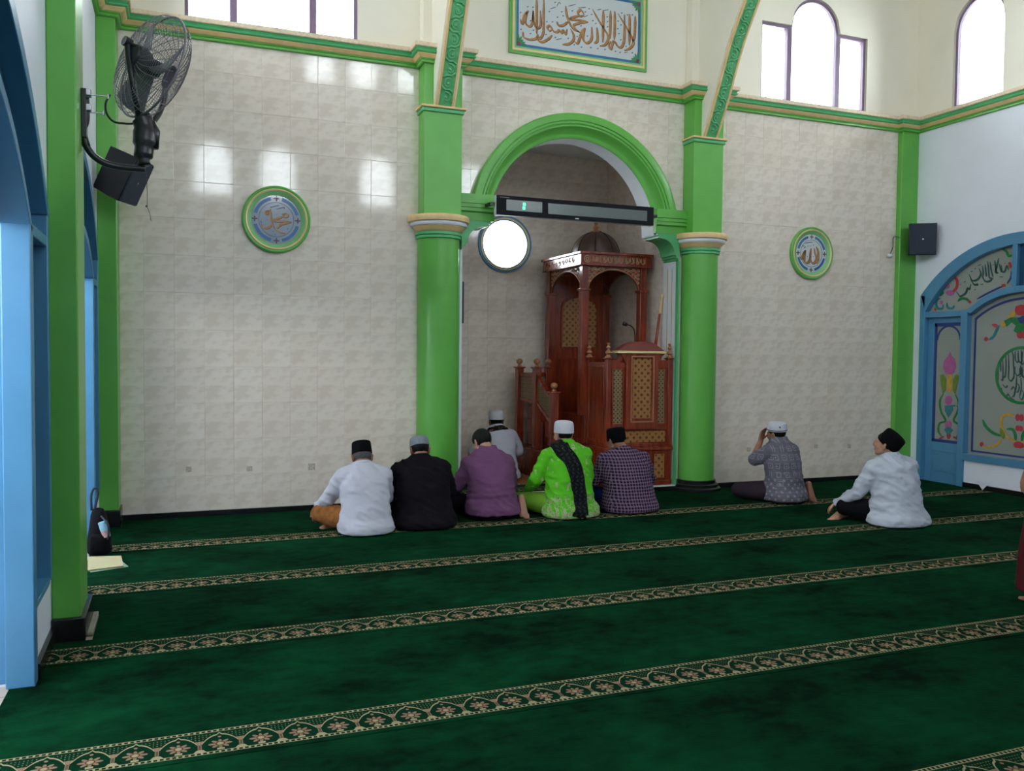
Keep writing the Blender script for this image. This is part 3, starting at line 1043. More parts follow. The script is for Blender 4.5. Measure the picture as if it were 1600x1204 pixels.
def shape(to3d, n, polys, mat, name, parent, thick=.003):
    n = Vector(n)
    for poly in polys:
        mb = MB(); A = [to3d(p) for p in poly]; k = len(A); shape.h = (shape.h + .00007) % .001
        mb.add([a + n * (thick + shape.h) for a in A] + A, [tuple(range(k)), tuple(range(2 * k - 1, k - 1, -1))] + [(i, (i + 1) % k, k + (i + 1) % k, k + i) for i in range(k)])
        mb.build({'petals': 'petal', 'leaves': 'leaf'}.get(name.split('_')[-1], name.split('_')[-1]) if '_' in name else name, mat, parent)
shape.h = 0
def leaf(cx, cy, a, L, w, bend=0, n=7):
    """pointed leaf in picture units; a in degrees"""
    t = Vector((math.cos(math.radians(a)), math.sin(math.radians(a)))); s = Vector((-t.y, t.x))
    c = Vector((cx, cy)); up, dn = [], []
    for i in range(n + 1):
        f = i / n; q = c + t * L * f + s * bend * math.sin(PI * f); h = w / 2 * math.sin(PI * f) ** .8
        up.append(q + s * h); dn.append(q - s * h)
    return [tuple(p) for p in up + dn[-2:0:-1]]
def disc(cx, cy, rx, ry, n=16): return [(cx + rx * math.cos(2 * PI * i / n), cy + ry * math.sin(2 * PI * i / n)) for i in range(n)]
class P3:
    x = 0
def pt2(p): return (p[0], p[1])
def strokes(name, mat, parent, lines, w, to3d, n, thick=.003, nib=45, even=False, sub=5, lift=0.0):
    if 'tendril' in name or 'navy_line' in name:
        for L in lines:
            shape.h = (shape.h + .00007) % .001; mb = MB(); stroke(mb, L, w, to3d, n, thick + shape.h, nib, even=even, sub=sub); mb.build(name, mat, parent)
        return
    mb = MB()
    nn = Vector(n)
    f = (lambda p: to3d((p[0], p[1])) + nn * lift)
    for L in lines:
        ww = w
        if isinstance(L, dict): ww, L = L['w'], L['p']
        stroke(mb, L, ww, f, n, thick, nib, even=even, sub=sub)
    return mb.build(name, mat, parent)

# ---- right wall: arched blue joinery with door, fanlight and big stained-glass light
C = -1.50
X0 = XRW
rw = empty('arched_door_screen', (XRW, C, 0), 'blue arched timber screen on the right wall with stained glass and lettering', 'screen')
fo = circ_z(-1.48, 1.167, 1.683); fi = circ_z(-1.47, 1.30, 1.42)
mb = MB()
arch_band(mb, -1.48, fo, fi, 1.299, 1.22, X0 - .03, X0 + .07)
mb.build('outer_arch', M['blue'], rw, bevel=.004)
for c, nm in ((-.215, 'stile'), (-2.745, 'stile')):
    MB().box(X0 - .03, X0 + .07, c - .036, c + .036, .0, 2.235).build(nm, M['blue'], rw, bevel=.004)
for q in ((-.86, -.25), (-2.71, -2.14)): MB().box(X0 - .022, X0 + .07, *q, 1.968, 2.035).build('transom', M['blue'], rw, bevel=.004)
io = circ_z(C - .02, 1.2288, 1.043); ii = circ_z(C - .02, 1.17, 1.03)
mb = MB(); arch_band(mb, C, io, ii, .66, .60, X0 - .035, X0 + .06); mb.build('inner_arch', M['blue'], rw, bevel=.004)
for c in (-.815, -2.185):
    MB().box(X0 - .035, X0 + .07, c - .042, c + .042, .0, 2.02).build('post', M['blue'], rw, bevel=.004)
for c in (-1.435, -1.585):
    MB().box(X0 - .03, X0 + .05, c - .03, c + .03, 2.25, 2.735).build('fanlight_bar', M['blue'], rw, bevel=.004)
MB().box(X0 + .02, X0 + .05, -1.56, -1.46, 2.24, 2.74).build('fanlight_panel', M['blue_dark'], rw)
MB().box(X0 - .045, X0 + .07, -2.15, -.85, .31, .385).build('window_sill', M['blue'], rw, bevel=.004)
# fanlight panes
XG = X0 + .045
for ya, yb, mir in ((-1.42, -.20, 0), (-2.74, -1.58, 1)):
    n = 24; us = [ya + (yb - ya) * i / n for i in range(n + 1)]
    lo = [(u, max(2.03, (io(u) - .01) if abs(u - C) < .66 else 2.03)) for u in us]
    hi = [(u, max(fi(min(max(u, -2.70), -.24)) + .03, 2.04)) for u in us]
    MB().band(hi, lo, FX, XG, XG + .008).build('fanlight_pane', M['frost'], rw)
# big pane
n = 24; us = [C - .685 + 1.37 * i / n for i in range(n + 1)]
MB().band([(u, max(ii(u), 1.99) + .02) for u in us], [(u, .38) for u in us], FX, XG, XG + .008).build('large_pane', M['frost'], rw)
XS = XG
NX = (-1, 0, 0)
big = lambda p: PX(1515 + p[0] / 4.63, 460 + p[1] / 4.63, XS)
# navy border line of the big pane
bl = [(C + .60, .41), (C - .60, .41)] + [(C - .60 + 1.2 * i / 24, ii(C - .60 + 1.2 * i / 24) - .05) for i in range(25)]
cc = (C, 1.2)
bi = [(cc[0] + (u - cc[0]) * .962, cc[1] + (v - cc[1]) * .975) for u, v in bl]
MB().band(bl, bi, FX, XS - .004, XS - .0005, closed=True).build('navy_border', M['navy'], rw)
# green ring with lettering (full circle about the pane centre)
rc = big((392, 585)); ringc = (C, rc.z)
RR = abs(big((152, 585)).y - C)
ring = lambda r: [(ringc[0] + r * math.cos(2 * PI * i / 48), ringc[1] + r * 1.0 * math.sin(2 * PI * i / 48)) for i in range(48)]
MB().band(ring(.315), ring(.283), FX, XS - .004, XS - .0005, closed=True).build('green_ring', M['art_green'], rw)
TXT = [[(205, 500), (207, 570), (205, 640)], [(225, 480), (226, 560)], [(240, 470), (242, 580), (238, 620), (228, 610)], [(262, 440), (264, 520), (258, 590), (240, 600)],
       [(283, 430), (284, 540), (282, 600), (300, 625), (322, 600)], [(305, 405), (316, 440), (318, 500), (322, 590), (308, 612)], [(330, 410), (332, 470), (346, 490), (358, 470)],
       [(352, 405), (354, 470), (370, 492), (384, 470)], [(374, 400), (376, 480)], [(330, 520), (328, 560), (345, 585), (365, 572), (362, 530)], [(370, 510), (372, 570), (388, 590)],
       [(205, 665), (215, 690), (235, 700), (228, 672)], [(240, 650), (262, 672), (276, 655)], [(240, 720), (262, 745), (280, 720), (296, 745), (330, 765)], [(300, 690), (318, 668), (330, 690), (322, 730), (306, 742)],
       [(340, 590), (338, 660), (328, 712)], [(345, 640), (360, 665), (352, 700), (338, 705)], [(372, 600), (374, 680), (362, 740)], [(380, 690), (392, 720), (380, 760), (360, 742)]]
mir = lambda p: Vector((XS, 2 * C - big(p).y, big(p).z))
mb = MB()
for L in TXT: stroke(mb, L, 13, lambda p: big((p[0], p[1])), NX, .0035, 60)
for L in TXT[3:12]: stroke(mb, [(p[0] - 3, p[1] + 12) for p in L], 13, lambda p: mir((p[0], p[1])), NX, .0035, 60)
mb.build('lettering', M['art_ink'], rw)
def both(nm, mat, polys):
    n = Vector(NX)
    for fi_, f in enumerate((big, mir)):
        for pi_, poly in enumerate(polys):
            mb = MB(); A = [f(p) for p in poly]; k = len(A); both.h += .00007
            mb.add([a + n * (.003 + both.h) for a in A] + A, [tuple(range(k)), tuple(range(2 * k - 1, k - 1, -1))] + [(i, (i + 1) % k, k + (i + 1) % k, k + i) for i in range(k)])
            mb.build(nm[:-1] if nm.endswith('s') else nm, mat, rw)
both.h = 0
def bothst(nm, mat, lines, w):
    for f in (big, mir):
        for L in lines:
            both.h += .00007; mb = MB(); stroke(mb, L, w, lambda p, f=f: f((p[0], p[1])), NX, .003 + both.h, 45, even=True)
            mb.build(nm, mat, rw)
both('red_petals', M['art_red'], [[(325, 120), (335, 85), (372, 72), (394, 78), (394, 150), (350, 150)], disc(120, 322, 14, 16), leaf(160, 215, 20, 55, 26), disc(366, 292, 24, 26), disc(88, 1083, 14, 18), disc(348, 1085, 30, 24), disc(348, 888, 16, 26), disc(348, 966, 16, 20)])
both('amber_petals', M['art_yellow'], [[(272, 165), (310, 120), (330, 112), (335, 150), (300, 170)], [(225, 210), (255, 185), (265, 225), (240, 240)]])
both('green_petals', M['art_green'], [[(250, 190), (300, 165), (394, 165), (394, 262), (345, 280), (318, 262), (335, 225), (305, 200), (270, 232)]])
both('blue_petals', M['navy'], [[(345, 170), (394, 152), (394, 205), (368, 208)]])
bothst('teal_tendril', M['art_teal'], [[(215, 222), (195, 262), (172, 305), (140, 328)]], 18)
bothst('green_tendril', M['art_green'], [[(95, 905), (120, 955), (170, 1000), (240, 1025)], [(268, 972), (310, 975), (330, 1010), (335, 1060)]], 20)
bothst('amber_tendril', M['art_yellow'], [[(95, 1090), (140, 1105), (200, 1085), (232, 1045)], [(262, 1010), (230, 950), (238, 885), (280, 866), (330, 880)], [(262, 1012), (300, 1050), (340, 1062)]], 18)
both('green_bud', M['art_olive'], [leaf(225, 960, 75, 90, 32)])
# fanlight lettering and flowers
fan_ = lambda p: PX(1440 + p[0] / 8.306, 355 + p[1] / 8.306, XS)
strokes('fanlight_lettering', M['art_ink'], rw, [
    [(450, 830), (480, 870), (500, 895), (540, 880), (575, 850), (600, 790), (622, 805), (640, 740)], [(620, 610), (650, 690), (680, 740), (725, 745), (720, 720)], [(640, 690), (700, 690), (745, 660), (770, 600), (745, 530)],
    [(790, 500), (800, 580), (795, 650), (830, 700), (880, 700), (930, 660)], [(825, 480), (838, 600), (842, 640)], [(860, 440), (872, 560), (880, 650), (920, 660)], [(890, 450), (905, 560), (930, 650)],
    [(950, 430), (965, 540), (985, 600)], [(1000, 400), (985, 480), (960, 580), (1000, 590)], [(1035, 490), (1045, 570), (1080, 570), (1110, 500), (1130, 555)], [(1010, 470), (1030, 560), (1045, 575)]], 29, fan_, NX, .0035, 60)
strokes('fanlight_marks', M['art_ink'], rw, [[(500, 745), (510, 742)], [(550, 715), (575, 700)], [(690, 545), (705, 530)], [(735, 495), (775, 480)], [(640, 575), (665, 568)], [(770, 745), (800, 735)], [(1010, 640), (1060, 645)], [(925, 490), (932, 480)], [(1080, 470), (1086, 462)], [(690, 815), (700, 805)]], 10, fan_, NX, .0035, even=True)['kind'] = 'stuff'
strokes('fanlight_navy_line', M['navy'], rw, [[(410, 650), (550, 510), (700, 405), (850, 335), (980, 285)], [(720, 930), (850, 860), (980, 795), (1050, 765)], [(1170, 560), (1160, 650), (1110, 730)]], 24, fan_, NX, .003, even=True)
strokes('fanlight_green_tendril', M['art_green'], rw, [[(470, 960), (520, 925), (580, 930), (625, 965)], [(290, 840), (265, 860), (240, 890)], [(1050, 280), (1100, 310), (1130, 370), (1185, 360)]], 34, fan_, NX, .0032, even=True)
strokes('fanlight_teal_tendril', M['art_teal'], rw, [[(250, 925), (205, 935), (190, 990), (210, 1050), (270, 1050), (285, 1000)], [(330, 980), (340, 1040), (400, 1050), (425, 1010)]], 30, fan_, NX, .0032, even=True)
strokes('fanlight_red_tendril', M['art_red'], rw, [[(400, 665), (440, 660), (465, 700), (455, 780), (400, 840), (330, 860)], [(940, 285), (1000, 275)], [(1140, 450), (1150, 500), (1160, 530)], [(1040, 760), (1090, 745)], [(610, 950), (640, 985)], [(170, 1070), (190, 1060)]], 34, fan_, NX, .0034, even=True)
shape(fan_, NX, [disc(370, 850, 55, 34), disc(260, 975, 18, 26), leaf(330, 800, 290, 70, 40)], M['art_pink'], 'fanlight_petals', rw, .004)
# door leaf
XD = X0 + .035
DF = XD
yd0, yd1 = -.775, -.252
za, zb, ya, yb = .475, 1.90, -.745, -.345
mb = MB()
mb.box(DF, DF + .035, yd0, ya, .012, 1.962); mb.box(DF, DF + .035, yb, yd1, .012, 1.962)
mb.box(DF, DF + .035, ya, yb, .012, za); mb.box(DF, DF + .035, ya, yb, zb, 1.962)
dl = mb.build('blue_door', M['blue'], rw, bevel=.003)
MB().box(X0 - .0, X0 + .08, yd0 - .03, yd1 + .03, -.011, .012).build('threshold', M['blue'], rw)  # strip added to stop daylight leaking under the door
MB().box(X0 + .035, X0 + .075, yd0 - .06, yd1 + .04, 1.95, 2.0).build('door_stop', M['blue'], rw)  # these strips are added behind the door gaps to block leaking daylight
MB().box(X0 + .071, X0 + .08, yd1 - .02, -.17, .0, 2.0).build('door_stop', M['blue'], rw)
MB().box(X0 + .071, X0 + .08, -.86, yd0 + .02, .0, 2.0).build('door_stop', M['blue'], rw)
mb = MB()
mb.box(DF - .006, DF + .0, ya + .01, ya + .03, .12, .385); mb.box(DF - .006, DF, yb - .03, yb - .01, .12, .385); mb.box(DF - .006, DF, ya + .01, yb - .01, .12, .14); mb.box(DF - .006, DF, ya + .01, yb - .01, .365, .385)
mb.build('lower_panel_moulding', M['blue'], dl, bevel=.003)
MB().box(DF + .012, DF + .02, ya, yb, za, zb).build('glass_panel', M['frost'], dl)
mb = MB()
for b in ((ya, ya + .032, za, zb), (yb - .032, yb, za, zb), (ya, yb, za, za + .035), (ya, yb, zb - .04, zb)): mb.box(DF + .002, DF + .012, *b)
mb.band(arc((ya + yb) / 2, zb - .20, .172, 0, 180, 16), arc((ya + yb) / 2, zb - .20, .152, 0, 180, 16), FX, DF + .006, DF + .012)
mb.build('navy_border', M['navy'], dl)
dr = lambda p: PX(1445 + p[0] / 4.3, 480 + p[1] / 4.3, DF + .0118)
shape(dr, NX, [[(170, 298), (180, 325), (205, 350), (212, 400), (195, 440), (165, 462), (140, 445), (124, 410), (130, 360), (155, 330)], disc(160, 625, 24, 32), disc(158, 790, 22, 28), disc(160, 715, 14, 18)], M['art_pink'], 'mauve_petals', dl)
shape(dr, NX, [[(104, 455), (125, 450), (145, 480), (140, 560), (122, 580), (110, 520)], [(232, 460), (212, 450), (190, 480), (188, 560), (205, 585), (220, 520)]], M['art_olive'], 'olive_petals', dl)
shape(dr, NX, [[(150, 450), (185, 450), (180, 560), (172, 575), (152, 560)]], M['art_yellow'], 'amber_petals', dl)
shape(dr, NX, [[(135, 660), (188, 655), (192, 690), (160, 740), (135, 695)], [(130, 820), (160, 800), (190, 825), (160, 860)]], M['art_teal'], 'teal_petals', dl)
strokes('green_tendril', M['art_green'], dl, [[(125, 580), (102, 630), (110, 700), (140, 760), (100, 780), (92, 830), (115, 870)], [(205, 585), (228, 640), (220, 700), (195, 760), (230, 790), (228, 850), (205, 880)]], 13, dr, NX, .003, even=True)
strokes('red_tendril', M['art_red'], dl, [[(150, 850), (160, 880), (172, 850)], [(95, 885), (130, 865)], [(190, 868), (225, 888)]], 13, dr, NX, .003, even=True)
hp = dr((205, 660)); hq = dr((250, 664))
mb = MB(); mb.tube([hp + Vector((-.03, 0, 0)), hq + Vector((-.03, 0, 0))], .008, 8); mb.tube([hq + Vector((-.03, 0, 0)), hq + Vector((.0, 0, 0))], .009, 8)
mb.build('door_handle', M['steel'], dl, smooth=True)
# second door of the screen, beyond the frame edge
mb = MB(); mb.box(DF, DF + .035, -2.74, -2.2, .012, 1.962); mb.build('blue_door', M['blue'], rw, bevel=.003)
# low white wall and skirting under the big light
MB().box(X0 - .012, X0 + .1, -2.14, -.858, -.012, .311).build('wall_right_low', M['white_wall'], kind='structure')
MB().box(X0 - .03, X0 - .012, -2.14, -.86, -.012, .055).build('baseboard_right', M['black_skirt'], kind='structure')
sp = PX(1535, 771, X0 - .035)
o = MB().prism([(-.09, .10), (.09, .10), (.0, .004)], lambda u, v, d: (X0 - .033 + d, sp.y + u, v), -.003, .0).build('paper_triangle', M['white_ring'])
setp(o, 'small white paper triangle stuck on the black skirting below the stained glass', 'paper')
# closed bays further back on the right wall
for c in (-4.6, -7.6):
    t = empty('arched_door_screen', (XRW, c, 0), 'blue arched timber screen further back on the right wall' + (', the rearmost one' if c < -7 else ', the middle one'), 'screen')
    f1 = circ_z(c, 1.167, 1.683); f2 = circ_z(c, 1.30, 1.42)
    mb = MB(); arch_band(mb, c, f1, f2, 1.299, 1.22, X0 - .03, X0 + .07); mb.box(X0 - .03, X0 + .07, c - 1.3, c - 1.21, 0, 2.236); mb.box(X0 - .03, X0 + .07, c + 1.21, c + 1.3, 0, 2.236)
    mb.box(X0 - .02, X0 + .06, c - 1.22, c + 1.22, 1.968, 2.035)
    for q in (-.66, .66): mb.box(X0 - .03, X0 + .06, c + q - .04, c + q + .04, 0, 2.0)
    mb.build('frame', M['blue'], t)
    us = [c - 1.22 + 2.44 * i / 24 for i in range(25)]
    MB().band([(u, f2(u) + .02) for u in us], [(u, -.01) for u in us], FX, XG, XG + .01).build('pane', M['frost'], t)

# ---- left arcade joinery: open doorway with flanking panels
def left_bay(label, c, hw, fo, cz_i, r_i, hi_w, leaf_open):
    t = empty('arched_door_frame', (XL, c, 0), label, 'door frame')
    band = lambda u: fo(u) - .085
    mb = MB(); arch_band(mb, c, fo, band, hw - .002, hw - .075, XL - .10, XL + .012); mb.build('outer_arch', M['blue'], t, bevel=.004)
    zs = fo(c + hw - .01)
    for s in (-1, 1):
        a, b = sorted((c + s * (hw - .002), c + s * (hw - .06)))
        MB().box(XL - .10, XL + .008, a, b, .33, zs).build('stile', M['blue'], t, bevel=.004)
        ye = c + s * hi_w
        a, b = sorted((c + s * (hw - .05), ye))
        MB().box(XL - .09, XL + .004, a, b, 2.0, 2.052).build('transom', M['blue'], t, bevel=.004)
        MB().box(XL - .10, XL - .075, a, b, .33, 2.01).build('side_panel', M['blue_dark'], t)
        MB().box(XL - .09, XL + .004, a, b, .312, .345).build('side_sill', M['blue'], t, bevel=.004)
        o = MB().box(XL - .15, XL - .002, *sorted((c + s * (hw - .002), ye)), -.012, .318).build('low_wall', M['white_wall'], t)
        MB().box(XL - .002, XL + .02, *sorted((c + s * (hw - .002), ye - s * 0)), -.012, .075).build('low_wall_skirting', M['black_skirt'], t)
        y1, y2 = sorted((ye, ye - s * .08))
        MB().box(XL - .105, XL + .012, y1, y2, .0, 2.037).build('post', M['blue'], t, bevel=.006)
    fin = circ_z(c, cz_i, r_i); fin2 = lambda u: fin(u) - .06
    mb = MB(); arch_band(mb, c, fin, fin2, hi_w, hi_w - .05, XL - .105, XL + .012); mb.build('inner_arch', M['blue'], t, bevel=.004)
    n = 30
    us = [c - hi_w + 2 * hi_w * i / n for i in range(n + 1)]
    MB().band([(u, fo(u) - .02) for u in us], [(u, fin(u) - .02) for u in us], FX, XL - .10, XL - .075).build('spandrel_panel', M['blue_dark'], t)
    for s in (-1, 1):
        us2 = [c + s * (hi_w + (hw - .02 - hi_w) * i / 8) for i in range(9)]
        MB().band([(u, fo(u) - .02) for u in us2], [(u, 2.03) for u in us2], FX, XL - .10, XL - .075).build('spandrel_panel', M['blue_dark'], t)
    MB().band([(u, max(fin(u) - .02, 2.041)) for u in us], [(u, 2.04) for u in us], FX, XL - .14, XL - .115).build('lunette_panel', M['blue'], t)
    for s, yy in leaf_open:
        d = MB(); d.box(XL - .86, XL - .108, yy - .02, yy + .02, .0, 2.03)
        d.build('door_leaf', M['blue'], t, bevel=.004)
    return t
left_bay('near blue arched door frame at the left edge, in front of the tall green pillar', -5.1, 1.79, circ_z(-5.1, .70, 2.306), .90, 1.66, 1.232, [(1, -3.852), (-1, -6.35)])
left_bay('far blue arched door frame between the two green left pillars', -1.585, 1.315, circ_z(-1.585, 1.30, 1.6), 1.00, 1.36, .86, [(1, -.70), (-1, -2.46)])

# =================================================================== WALL ORNAMENTS
NF = (0, -1, 0)
def medallion(cx, cz, label, lines, marks, to, wst):
    fr_ = None
    t = empty('round_plaque', (cx, 0, cz), label, 'plaque')
    R = .305
    def rg(r, n=64): return [(cx + r * math.cos(2 * PI * i / n), cz + r * math.sin(2 * PI * i / n)) for i in range(n)]
    def ringp(nm, mat, prof):
        mb = MB(); N = 64
        vs = [(cx + r * math.cos(2 * PI * i / N), y, cz + r * math.sin(2 * PI * i / N)) for i in range(N) for r, y in prof]
        k = len(prof)
        mb.add(vs, [(i * k + j, i * k + (j + 1) % k, ((i + 1) % N) * k + (j + 1) % k, ((i + 1) % N) * k + j) for i in range(N) for j in range(k)])
        return mb.build(nm, mat, t if nm == 'frame_rim' else fr_, smooth='auto')
    fr_ = ringp('frame_rim', M['frame_green'], [(R, -.001), (R, -.03), (R - .012, -.04), (R - .03, -.036), (R - .03, -.001)])
    ringp('frame_bead', M['frame_gold'], [(R - .027, -.001), (R - .027, -.038), (R - .034, -.044), (R - .046, -.038), (R - .046, -.001)])
    ringp('frame_mount', M['frame_green_in'], [(R - .045, -.001), (R - .045, -.034), (R - .085, -.016), (R - .085, -.001)])
    mb = MB(); mb.prism(rg(R - .083), FY, -.012, -.001); mb.build('print', M['print_grey'] if cx < 4 else M['print_pale'], t)
    for k in range(4):
        a0 = 45 + 90 * k - 30
        MB().band(arc(cx, cz, .207, a0, a0 + 60, 14), arc(cx, cz, .178, a0, a0 + 60, 14), FY, -.014, -.0118).build('blue_arc', M['print_blue'], t)
    mb = MB(); mb.band(rg(.158), rg(.154), FY, -.014, -.0118, closed=True); mb.build('inner_line', M['print_slate'], t)
    fl = MB(); fm = MB()
    for k in range(4):
        a = PI / 2 * k; px_, pz_ = cx + .192 * math.cos(a), cz + .192 * math.sin(a)
        for q in range(4):
            b = a + PI / 2 * q
            fl.prism([(px_, pz_), (px_ + .016 * math.cos(b - .5), pz_ + .016 * math.sin(b - .5)), (px_ + .03 * math.cos(b), pz_ + .03 * math.sin(b)), (px_ + .016 * math.cos(b + .5), pz_ + .016 * math.sin(b + .5))], FY, -.0145, -.0118)
        fm.prism([(px_ + .009 * math.cos(PI * j / 4), pz_ + .009 * math.sin(PI * j / 4)) for j in range(8)], FY, -.0155, -.0118)
    fl.build('flower', M['print_slate'], t); fm.build('flower_centre', M['print_maroon'], t)
    strokes('lettering_shadow', M['print_ink'], t, [[(p[0] + wst * .12, p[1] + wst * .14) for p in L] for L in lines], wst, to, NF, .0012)
    strokes('lettering', M['print_gold'], t, lines, wst * .92, to, NF, .0022)
    strokes('small_marks', M['print_slate'], t, marks, wst * .3, to, NF, .0015, even=True)['kind'] = 'stuff'
    MB().prism(rg(R - .084), FY, -.019, -.0175).build('cover_glass', M['cover'], t)
pl = lambda p: PY(360 + p[0] / 8.6, 270 + p[1] / 8.6, -.012)
medallion(.878, 2.69, 'round green and gold framed plaque with gold lettering on the left tiled wall', [
    [(735, 545), (705, 560), (715, 590), (760, 585), (768, 555), (735, 540)], [(712, 590), (660, 600), (580, 640), (640, 650), (720, 650), (820, 660)], [(815, 662), (720, 680), (650, 710), (625, 750)],
    [(535, 480), (540, 560), (560, 680), (600, 750), (660, 790), (735, 810)], [(548, 690), (520, 730), (470, 742), (430, 725), (412, 680)], [(530, 500), (480, 520), (470, 545), (500, 545), (505, 500)]],
    [[(525, 465), (660, 435)], [(610, 490), (720, 465), (720, 490)], [(620, 560), (626, 562)], [(490, 628), (498, 630)], [(425, 540), (432, 530)], [(410, 640), (415, 675)], [(570, 780), (576, 790)], [(765, 760), (775, 745)], [(595, 830), (605, 836)], [(745, 690), (752, 694)]], pl, 34)
pr = lambda p: PY(1220 + p[0] / 10.944, 340 + p[1] / 10.944, -.012)
medallion(6.955, 2.69, 'round green and gold framed plaque with gold lettering on the right tiled wall', [
    [(600, 490), (630, 560), (635, 680), (610, 780)], [(570, 520), (580, 600), (605, 690), (575, 765), (530, 770), (500, 700), (505, 590), (515, 520)], [(505, 640), (480, 740), (440, 770), (400, 740), (400, 640), (420, 550)], [(420, 555), (390, 610), (350, 700), (325, 660)]],
    [[(410, 440), (490, 420), (545, 420)], [(365, 490), (400, 475)], [(395, 520), (425, 495)], [(460, 480), (470, 488)], [(505, 480), (512, 490)], [(550, 470), (565, 465)], [(490, 790), (496, 800)], [(450, 660), (456, 668)], [(550, 660), (556, 668)]], pr, 44)

# ---- big framed calligraphy panel over the niche
t = empty('framed_calligraphy_panel', (3.92, 0, 4.5), 'large green and gold framed calligraphy panel above the niche arch', 'panel')
px0, px1, pz0, pz1 = 3.135, 4.705, 4.497, 5.30
def frame_rect(nm, mat, inset0, inset1, y0, y1):
    o = [(px0 + inset0, pz0 + inset0), (px1 - inset0, pz0 + inset0), (px1 - inset0, pz1 - inset0), (px0 + inset0, pz1 - inset0)]
    i = [(px0 + inset1, pz0 + inset1), (px1 - inset1, pz0 + inset1), (px1 - inset1, pz1 - inset1), (px0 + inset1, pz1 - inset1)]
    return MB().band(o, i, FY, y0, y1, closed=True).build(nm, mat, t)
frame_rect('frame_rim', M['frame_green'], 0, .03, -.035, -.013)
frame_rect('frame_bead', M['frame_gold'], .03, .052, -.042, -.013)
frame_rect('frame_slip', M['frame_green_in'], .052, .075, -.03, -.013)
MB().box(px0 + .07, px1 - .07, -.02, -.013, pz0 + .07, pz1 - .07).build('print', M['print_pale'], t)
def rect_line(i0, i1):
    o = [(px0 + i0, pz0 + i0), (px1 - i0, pz0 + i0), (px1 - i0, pz1 - i0), (px0 + i0, pz1 - i0)]
    i = [(px0 + i1, pz0 + i1), (px1 - i1, pz0 + i1), (px1 - i1, pz1 - i1), (px0 + i1, pz1 - i1)]
    return MB().band(o, i, FY, -.0215, -.0198, closed=True)
rect_line(.078, .104).build('blue_border', M['print_blue'], t)
pc = lambda p: PY(780 + p[0] / 6.667, p[1] / 6.667, -.0205)
CAL = [[(1235, 140), (1290, 230), (1350, 330), (1385, 400), (1395, 450), (1360, 500), (1300, 525)], [(1415, 165), (1412, 280), (1405, 380), (1388, 440)], [(1355, 145), (1356, 300), (1352, 470)],
       [(1302, 150), (1302, 300), (1296, 430), (1268, 490), (1230, 478), (1200, 430), (1180, 445), (1160, 510), (1138, 470), (1160, 428)], [(1200, 115), (1200, 280), (1195, 410)],
       [(970, 95), (1010, 170), (1070, 270), (1120, 350), (1132, 405), (1100, 465), (1045, 478)], [(1157, 110), (1155, 260), (1150, 400)], [(1082, 105), (1080, 260), (1076, 440)],
       [(1016, 285), (1020, 420), (985, 445)], [(962, 280), (960, 400), (920, 445), (885, 430), (870, 380), (893, 290)], [(893, 290), (860, 330), (835, 400), (812, 450), (778, 425)],
       [(882, 150), (850, 105), (818, 125), (835, 165), (882, 160)], [(838, 165), (780, 175), (735, 198), (830, 208), (922, 226)], [(922, 230), (840, 238), (775, 262), (800, 310), (838, 335)],
       [(690, 60), (700, 150), (728, 235), (768, 300), (832, 332)], [(720, 220), (665, 262), (615, 262), (598, 222)],
       [(545, 310), (520, 320), (500, 285), (528, 268), (560, 320), (600, 332), (622, 312), (648, 342), (666, 312), (690, 358), (704, 300)], [(742, 300), (772, 360), (770, 415), (725, 455), (655, 462)],
       [(462, -20), (460, 180), (458, 330), (430, 395), (410, 400)], [(548, 365), (505, 408), (445, 436), (402, 415), (408, 370)],
       [(386, -15), (388, 170), (388, 350)], [(302, 110), (262, 160), (238, 248), (218, 200)], [(290, 120), (268, 220), (300, 270), (338, 252), (352, 110)], [(352, 112), (355, 220), (388, 290), (428, 262), (426, 110)],
       [(246, 330), (250, 380), (312, 410), (382, 400), (402, 355)]]
strokes('lettering_shadow', M['print_ink'], t, [[(p[0] + 4, p[1] + 4) for p in L] for L in CAL], 30, pc, NF, .0012)
strokes('lettering', M['print_gold'], t, CAL, 26, pc, NF, .0022)
rng = random.Random(3)
mk = [[(x, y), (x + 6, y + 9), (x + 14, y - 2)] for x, y in ((215, 125), (220, 300), (290, 65), (345, 70), (320, 210), (350, 310), (318, 345), (490, 220), (548, 222), (480, 355), (515, 115), (575, 20), (600, 175), (660, 160), (645, 118), (755, 108), (890, 120), (930, 85), (955, 145), (968, 210), (845, 265), (912, 370), (805, 375), (712, 395), (775, 460), (850, 485), (948, 490), (1020, 500), (1118, 170), (1122, 220), (1122, 275), (1232, 215), (1240, 345), (1228, 295), (1262, 255), (1260, 410), (1205, 530), (1252, 540), (1315, 478), (1380, 545), (1270, 130), (1330, 150), (1380, 150), (1000, 240), (1095, 510), (578, 385))]
mk += [[(640, 45), (625, 25), (610, 45), (600, 70)], [(720, 65), (800, 45)], [(820, 85), (905, 75)], [(530, 95), (590, 72)], [(1020, 105), (1062, 95)], [(1085, 110), (1140, 100)], [(590, 415), (655, 400)], [(1300, 550), (1340, 542)], [(880, 180), (925, 158)]]
strokes('small_marks', M['print_slate'], t, mk, 7, pc, NF, .0015, even=True)['kind'] = 'stuff'
for k, (cx, cz, sx, sz) in enumerate(((px0 + .10, pz0 + .10, 1, 1), (px1 - .10, pz0 + .10, -1, 1), (px0 + .10, pz1 - .10, 1, -1), (px1 - .10, pz1 - .10, -1, -1))):
    a = lambda p: Vector((cx + sx * p[0], -.0212, cz + sz * p[1]))
    shape(a, NF, [leaf(.0, .0, d, L, .026) for d, L in ((0, .1), (18, .085), (40, .075), (65, .09), (90, .11))], M['print_leaf'], 'corner_leaves', t, .002)
    shape(a, NF, [disc(.005, .005, .02, .02)], M['print_maroon'], 'corner_flower', t, .003)
